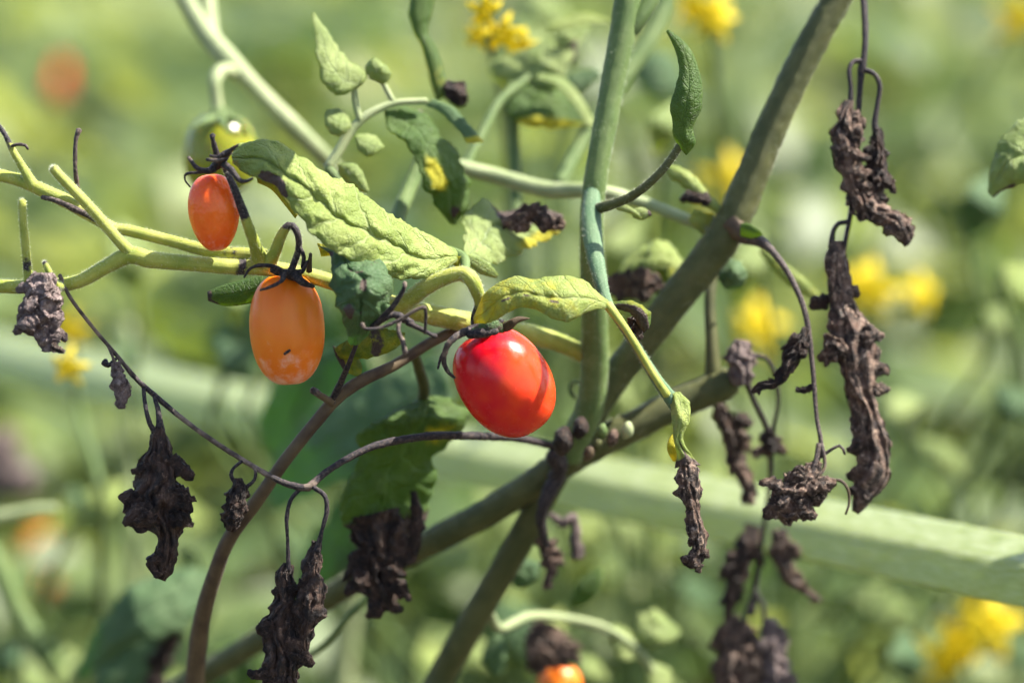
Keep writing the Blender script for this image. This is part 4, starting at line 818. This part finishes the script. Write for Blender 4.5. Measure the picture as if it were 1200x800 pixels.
# ------------------------------------------------------------------ yellow flowers and far fruit
def flower(x, y, d, sz, par, seed):
    r = random.Random(seed); c = P(x, y, d); s = sz*KPX*(FOC+d)
    ax = (-FWD + Vector((r.uniform(-.5, .5), 0, r.uniform(-.6, .3)))).normalized(); t = ax.orthogonal().normalized(); b = ax.cross(t); V, F = [], []
    for k in range(5):
        a = k*1.2566+r.uniform(-.15, .15); dr = t*math.cos(a)+b*math.sin(a); sd = ax.cross(dr); i = len(V)
        for u, w, h in ((.0, .08, 0), (.35, .22, .06), (.7, .17, -.02), (1, .02, -.2)):
            for v in (-1, 0, 1): V.append(c + dr*u*s*.5 + sd*w*v*s*.5 + ax*(h+.05*abs(v))*s)
        for j in range(3):
            for q in range(2): z = i+j*3+q; F.append((z, z+1, z+4, z+3))
    i = len(V)
    for j in range(6): a = j*1.047; V.append(c+(t*math.cos(a)+b*math.sin(a))*s*.07)
    V.append(c+ax*s*.35)
    for j in range(6): F.append((i+j, i+(j+1) % 6, i+6))
    return solid(link('flower', V, F, M['flower_yellow'], par), .0004)
def flowering(px, d, label, stem, flowers, k=None, sc=.75):
    r = P(px, 800, d); r.z = 0
    e = bush(r.x, r.y, sc, k, label, None)
    del_rot(e)
    tube('flower_stalk', stem+[(Vector((r.x, r.y, .02)), .006)], M['stem_green'], e, sides=8)
    for i, f in enumerate(flowers):
        flower(*f, e, i*7+px)
        q = min(stem, key=lambda s: (s[0]-f[0])**2+(s[1]-f[1])**2 + (0 if s[1] >= f[1] else 4000))
        tube('pedicel', [(f[0], f[1], f[2]+.004, 7), ((f[0]+q[0])/2, (f[1]+q[1])/2-10, (f[2]+q[2])/2, 6), (q[0], q[1], q[2], 7)], M['stem_green'], e, sides=6, seg_px=20)
    return e
def del_rot(e):
    e.rotation_euler = (0, 0, 0); e.scale = (1, 1, 1)
    for c in e.children: c.scale = (.55, .55, .62)
flowering(560, .75, 'tomato plant behind with small yellow flowers over pale leaves', [(575, 60, .14, 10), (590, 120, .2, 11), (600, 300, .3, 12), (580, 600, .5, 14)],
          [(568, 12, .11, 46), (590, 40, .12, 52), (560, 42, .12, 40), (612, 52, .13, 40), (575, -20, .12, 40)], 0)
flowering(840, .8, 'tomato plant behind with yellow flowers between the two thick stems', [(835, 60, .3, 10), (850, 250, .4, 12), (860, 500, .45, 14)],
          [(815, 8, .26, 60), (835, 25, .26, 60), (852, 218, .42, 90), (838, 14, .27, 50)], 1)
flowering(980, .75, 'tomato plant behind with yellow flowers around the long rolled leaf', [(960, 420, .5, 12), (1010, 500, .55, 14)],
          [(885, 382, .45, 80), (1016, 342, .40, 84), (1075, 346, .5, 60), (1192, 20, .5, 70), (1005, 330, .42, 50)], 2)
flowering(1130, .7, 'tomato plant behind with bright yellow flowers below the strap', [(1120, 790, .36, 14), (1125, 850, .38, 14)],
          [(1160, 735, .34, 90), (1108, 775, .36, 90), (1128, 745, .36, 70), (1150, 700, .38, 50)], 3)
flowering(80, .75, 'tomato plant behind with one yellow flower under the pale leaf lump', [(90, 470, .3, 8), (120, 600, .25, 12)],
          [(80, 430, .16, 50), (84, 385, .3, 50)], 4)
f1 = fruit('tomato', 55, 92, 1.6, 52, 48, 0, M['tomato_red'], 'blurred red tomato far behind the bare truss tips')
f2 = fruit('tomato', 47, 660, .84, 84, 50, .1, M['tomato_orange'], 'blurred orange tomato far below the black hanging leaf')
f3 = fruit('tomato', 656, 806, .125, 60, 52, 0, M['tomato_orange'], 'orange tomato mostly below the crumpled brown leaf')
dried('dried_leaf', [(12, 500, 30), (2, 530, 66), (-2, 560, 60), (4, 585, 20)], .5, M['dried_pale'], pl2, 'blurred pale brown dry leaf beside a green shoot', seed=91)

for f, (x, y, d, h) in ((f1, (55, 92, 1.6, 26)), (f2, (47, 660, .84, 42)), (f3, (656, 806, .125, 30))):
    calyx(f, [(x, y-h+4, d, 8), (x+1, y-h-3, d, 5), (x+4, y-h-14, d+.005, 4)], [[(x, y-h+2, d-.004, 5), (x+s*8, y-h, d-.006, 4), (x+s*15, y-h+5, d-.006, 2)] for s in (-1, 1)], M['stem_green'])
# ------------------------------------------------------------------ blurred undergrowth of the neighbouring plant
rq = random.Random(21)
def blur_leaf(x, y, d, ln, ang, m, wr=.3, **kw):
    c, s = math.cos(ang), math.sin(ang); L, Q = [], []
    for u, w in ((0, .08), (.25, .8), (.5, 1), (.75, .65), (1, .05)):
        px, py = x+c*ln*u, y+s*ln*u; k = w*ln*wr*.5*2
        L.append((px+s*k*.5, py-c*k*.5)); Q.append((px-s*k*.5, py+c*k*.5))
    return lf2(L, Q, [d, d-.01, d+.005], m, bulge=.4, nu=16, nv=10, seed=rq.uniform(0, 50), **kw)
for x0, x1, y0, y1, n in ((440, 820, 610, 800, 16), (560, 800, 20, 120, 5), (0, 300, 520, 800, 9), (880, 1200, 560, 800, 8), (130, 330, 260, 470, 5), (1040, 1200, 250, 520, 5), (700, 960, 250, 520, 5)):
    for _ in range(n):
        x, y = rq.uniform(x0, x1), rq.uniform(y0, y1); d = rq.uniform(.2, .5); ln = rq.uniform(50, 110); a = rq.uniform(0, 6.28)
        tube('twig', [(x, y, d, 6), (x+rq.uniform(-15, 15), y+40, d+.02, 6), (x+rq.uniform(-30, 30), y+160, d+.06, 8), (Vector((r2.x+rq.uniform(-.05, .3), r2.y+.15, .0)), .004)], M['stem_green'], pl2, sides=6, seg_px=20)
        blur_leaf(x, y, d, ln, a, rq.choice(('leaf_sage', 'leaf_pale', 'leaf_deep', 'leaf_sage')), rq.uniform(.35, .6), dl=rq.uniform(-1.2, -.3))
tube('stem', [(150, 380, .5, 14), (154, 470, .5, 20), (158, 600, .5, 20), (165, 760, .5, 22), (Vector((r2.x-.02, r2.y+.1, -.01)), .01)], M['stem_pale'], pl2, sides=8)
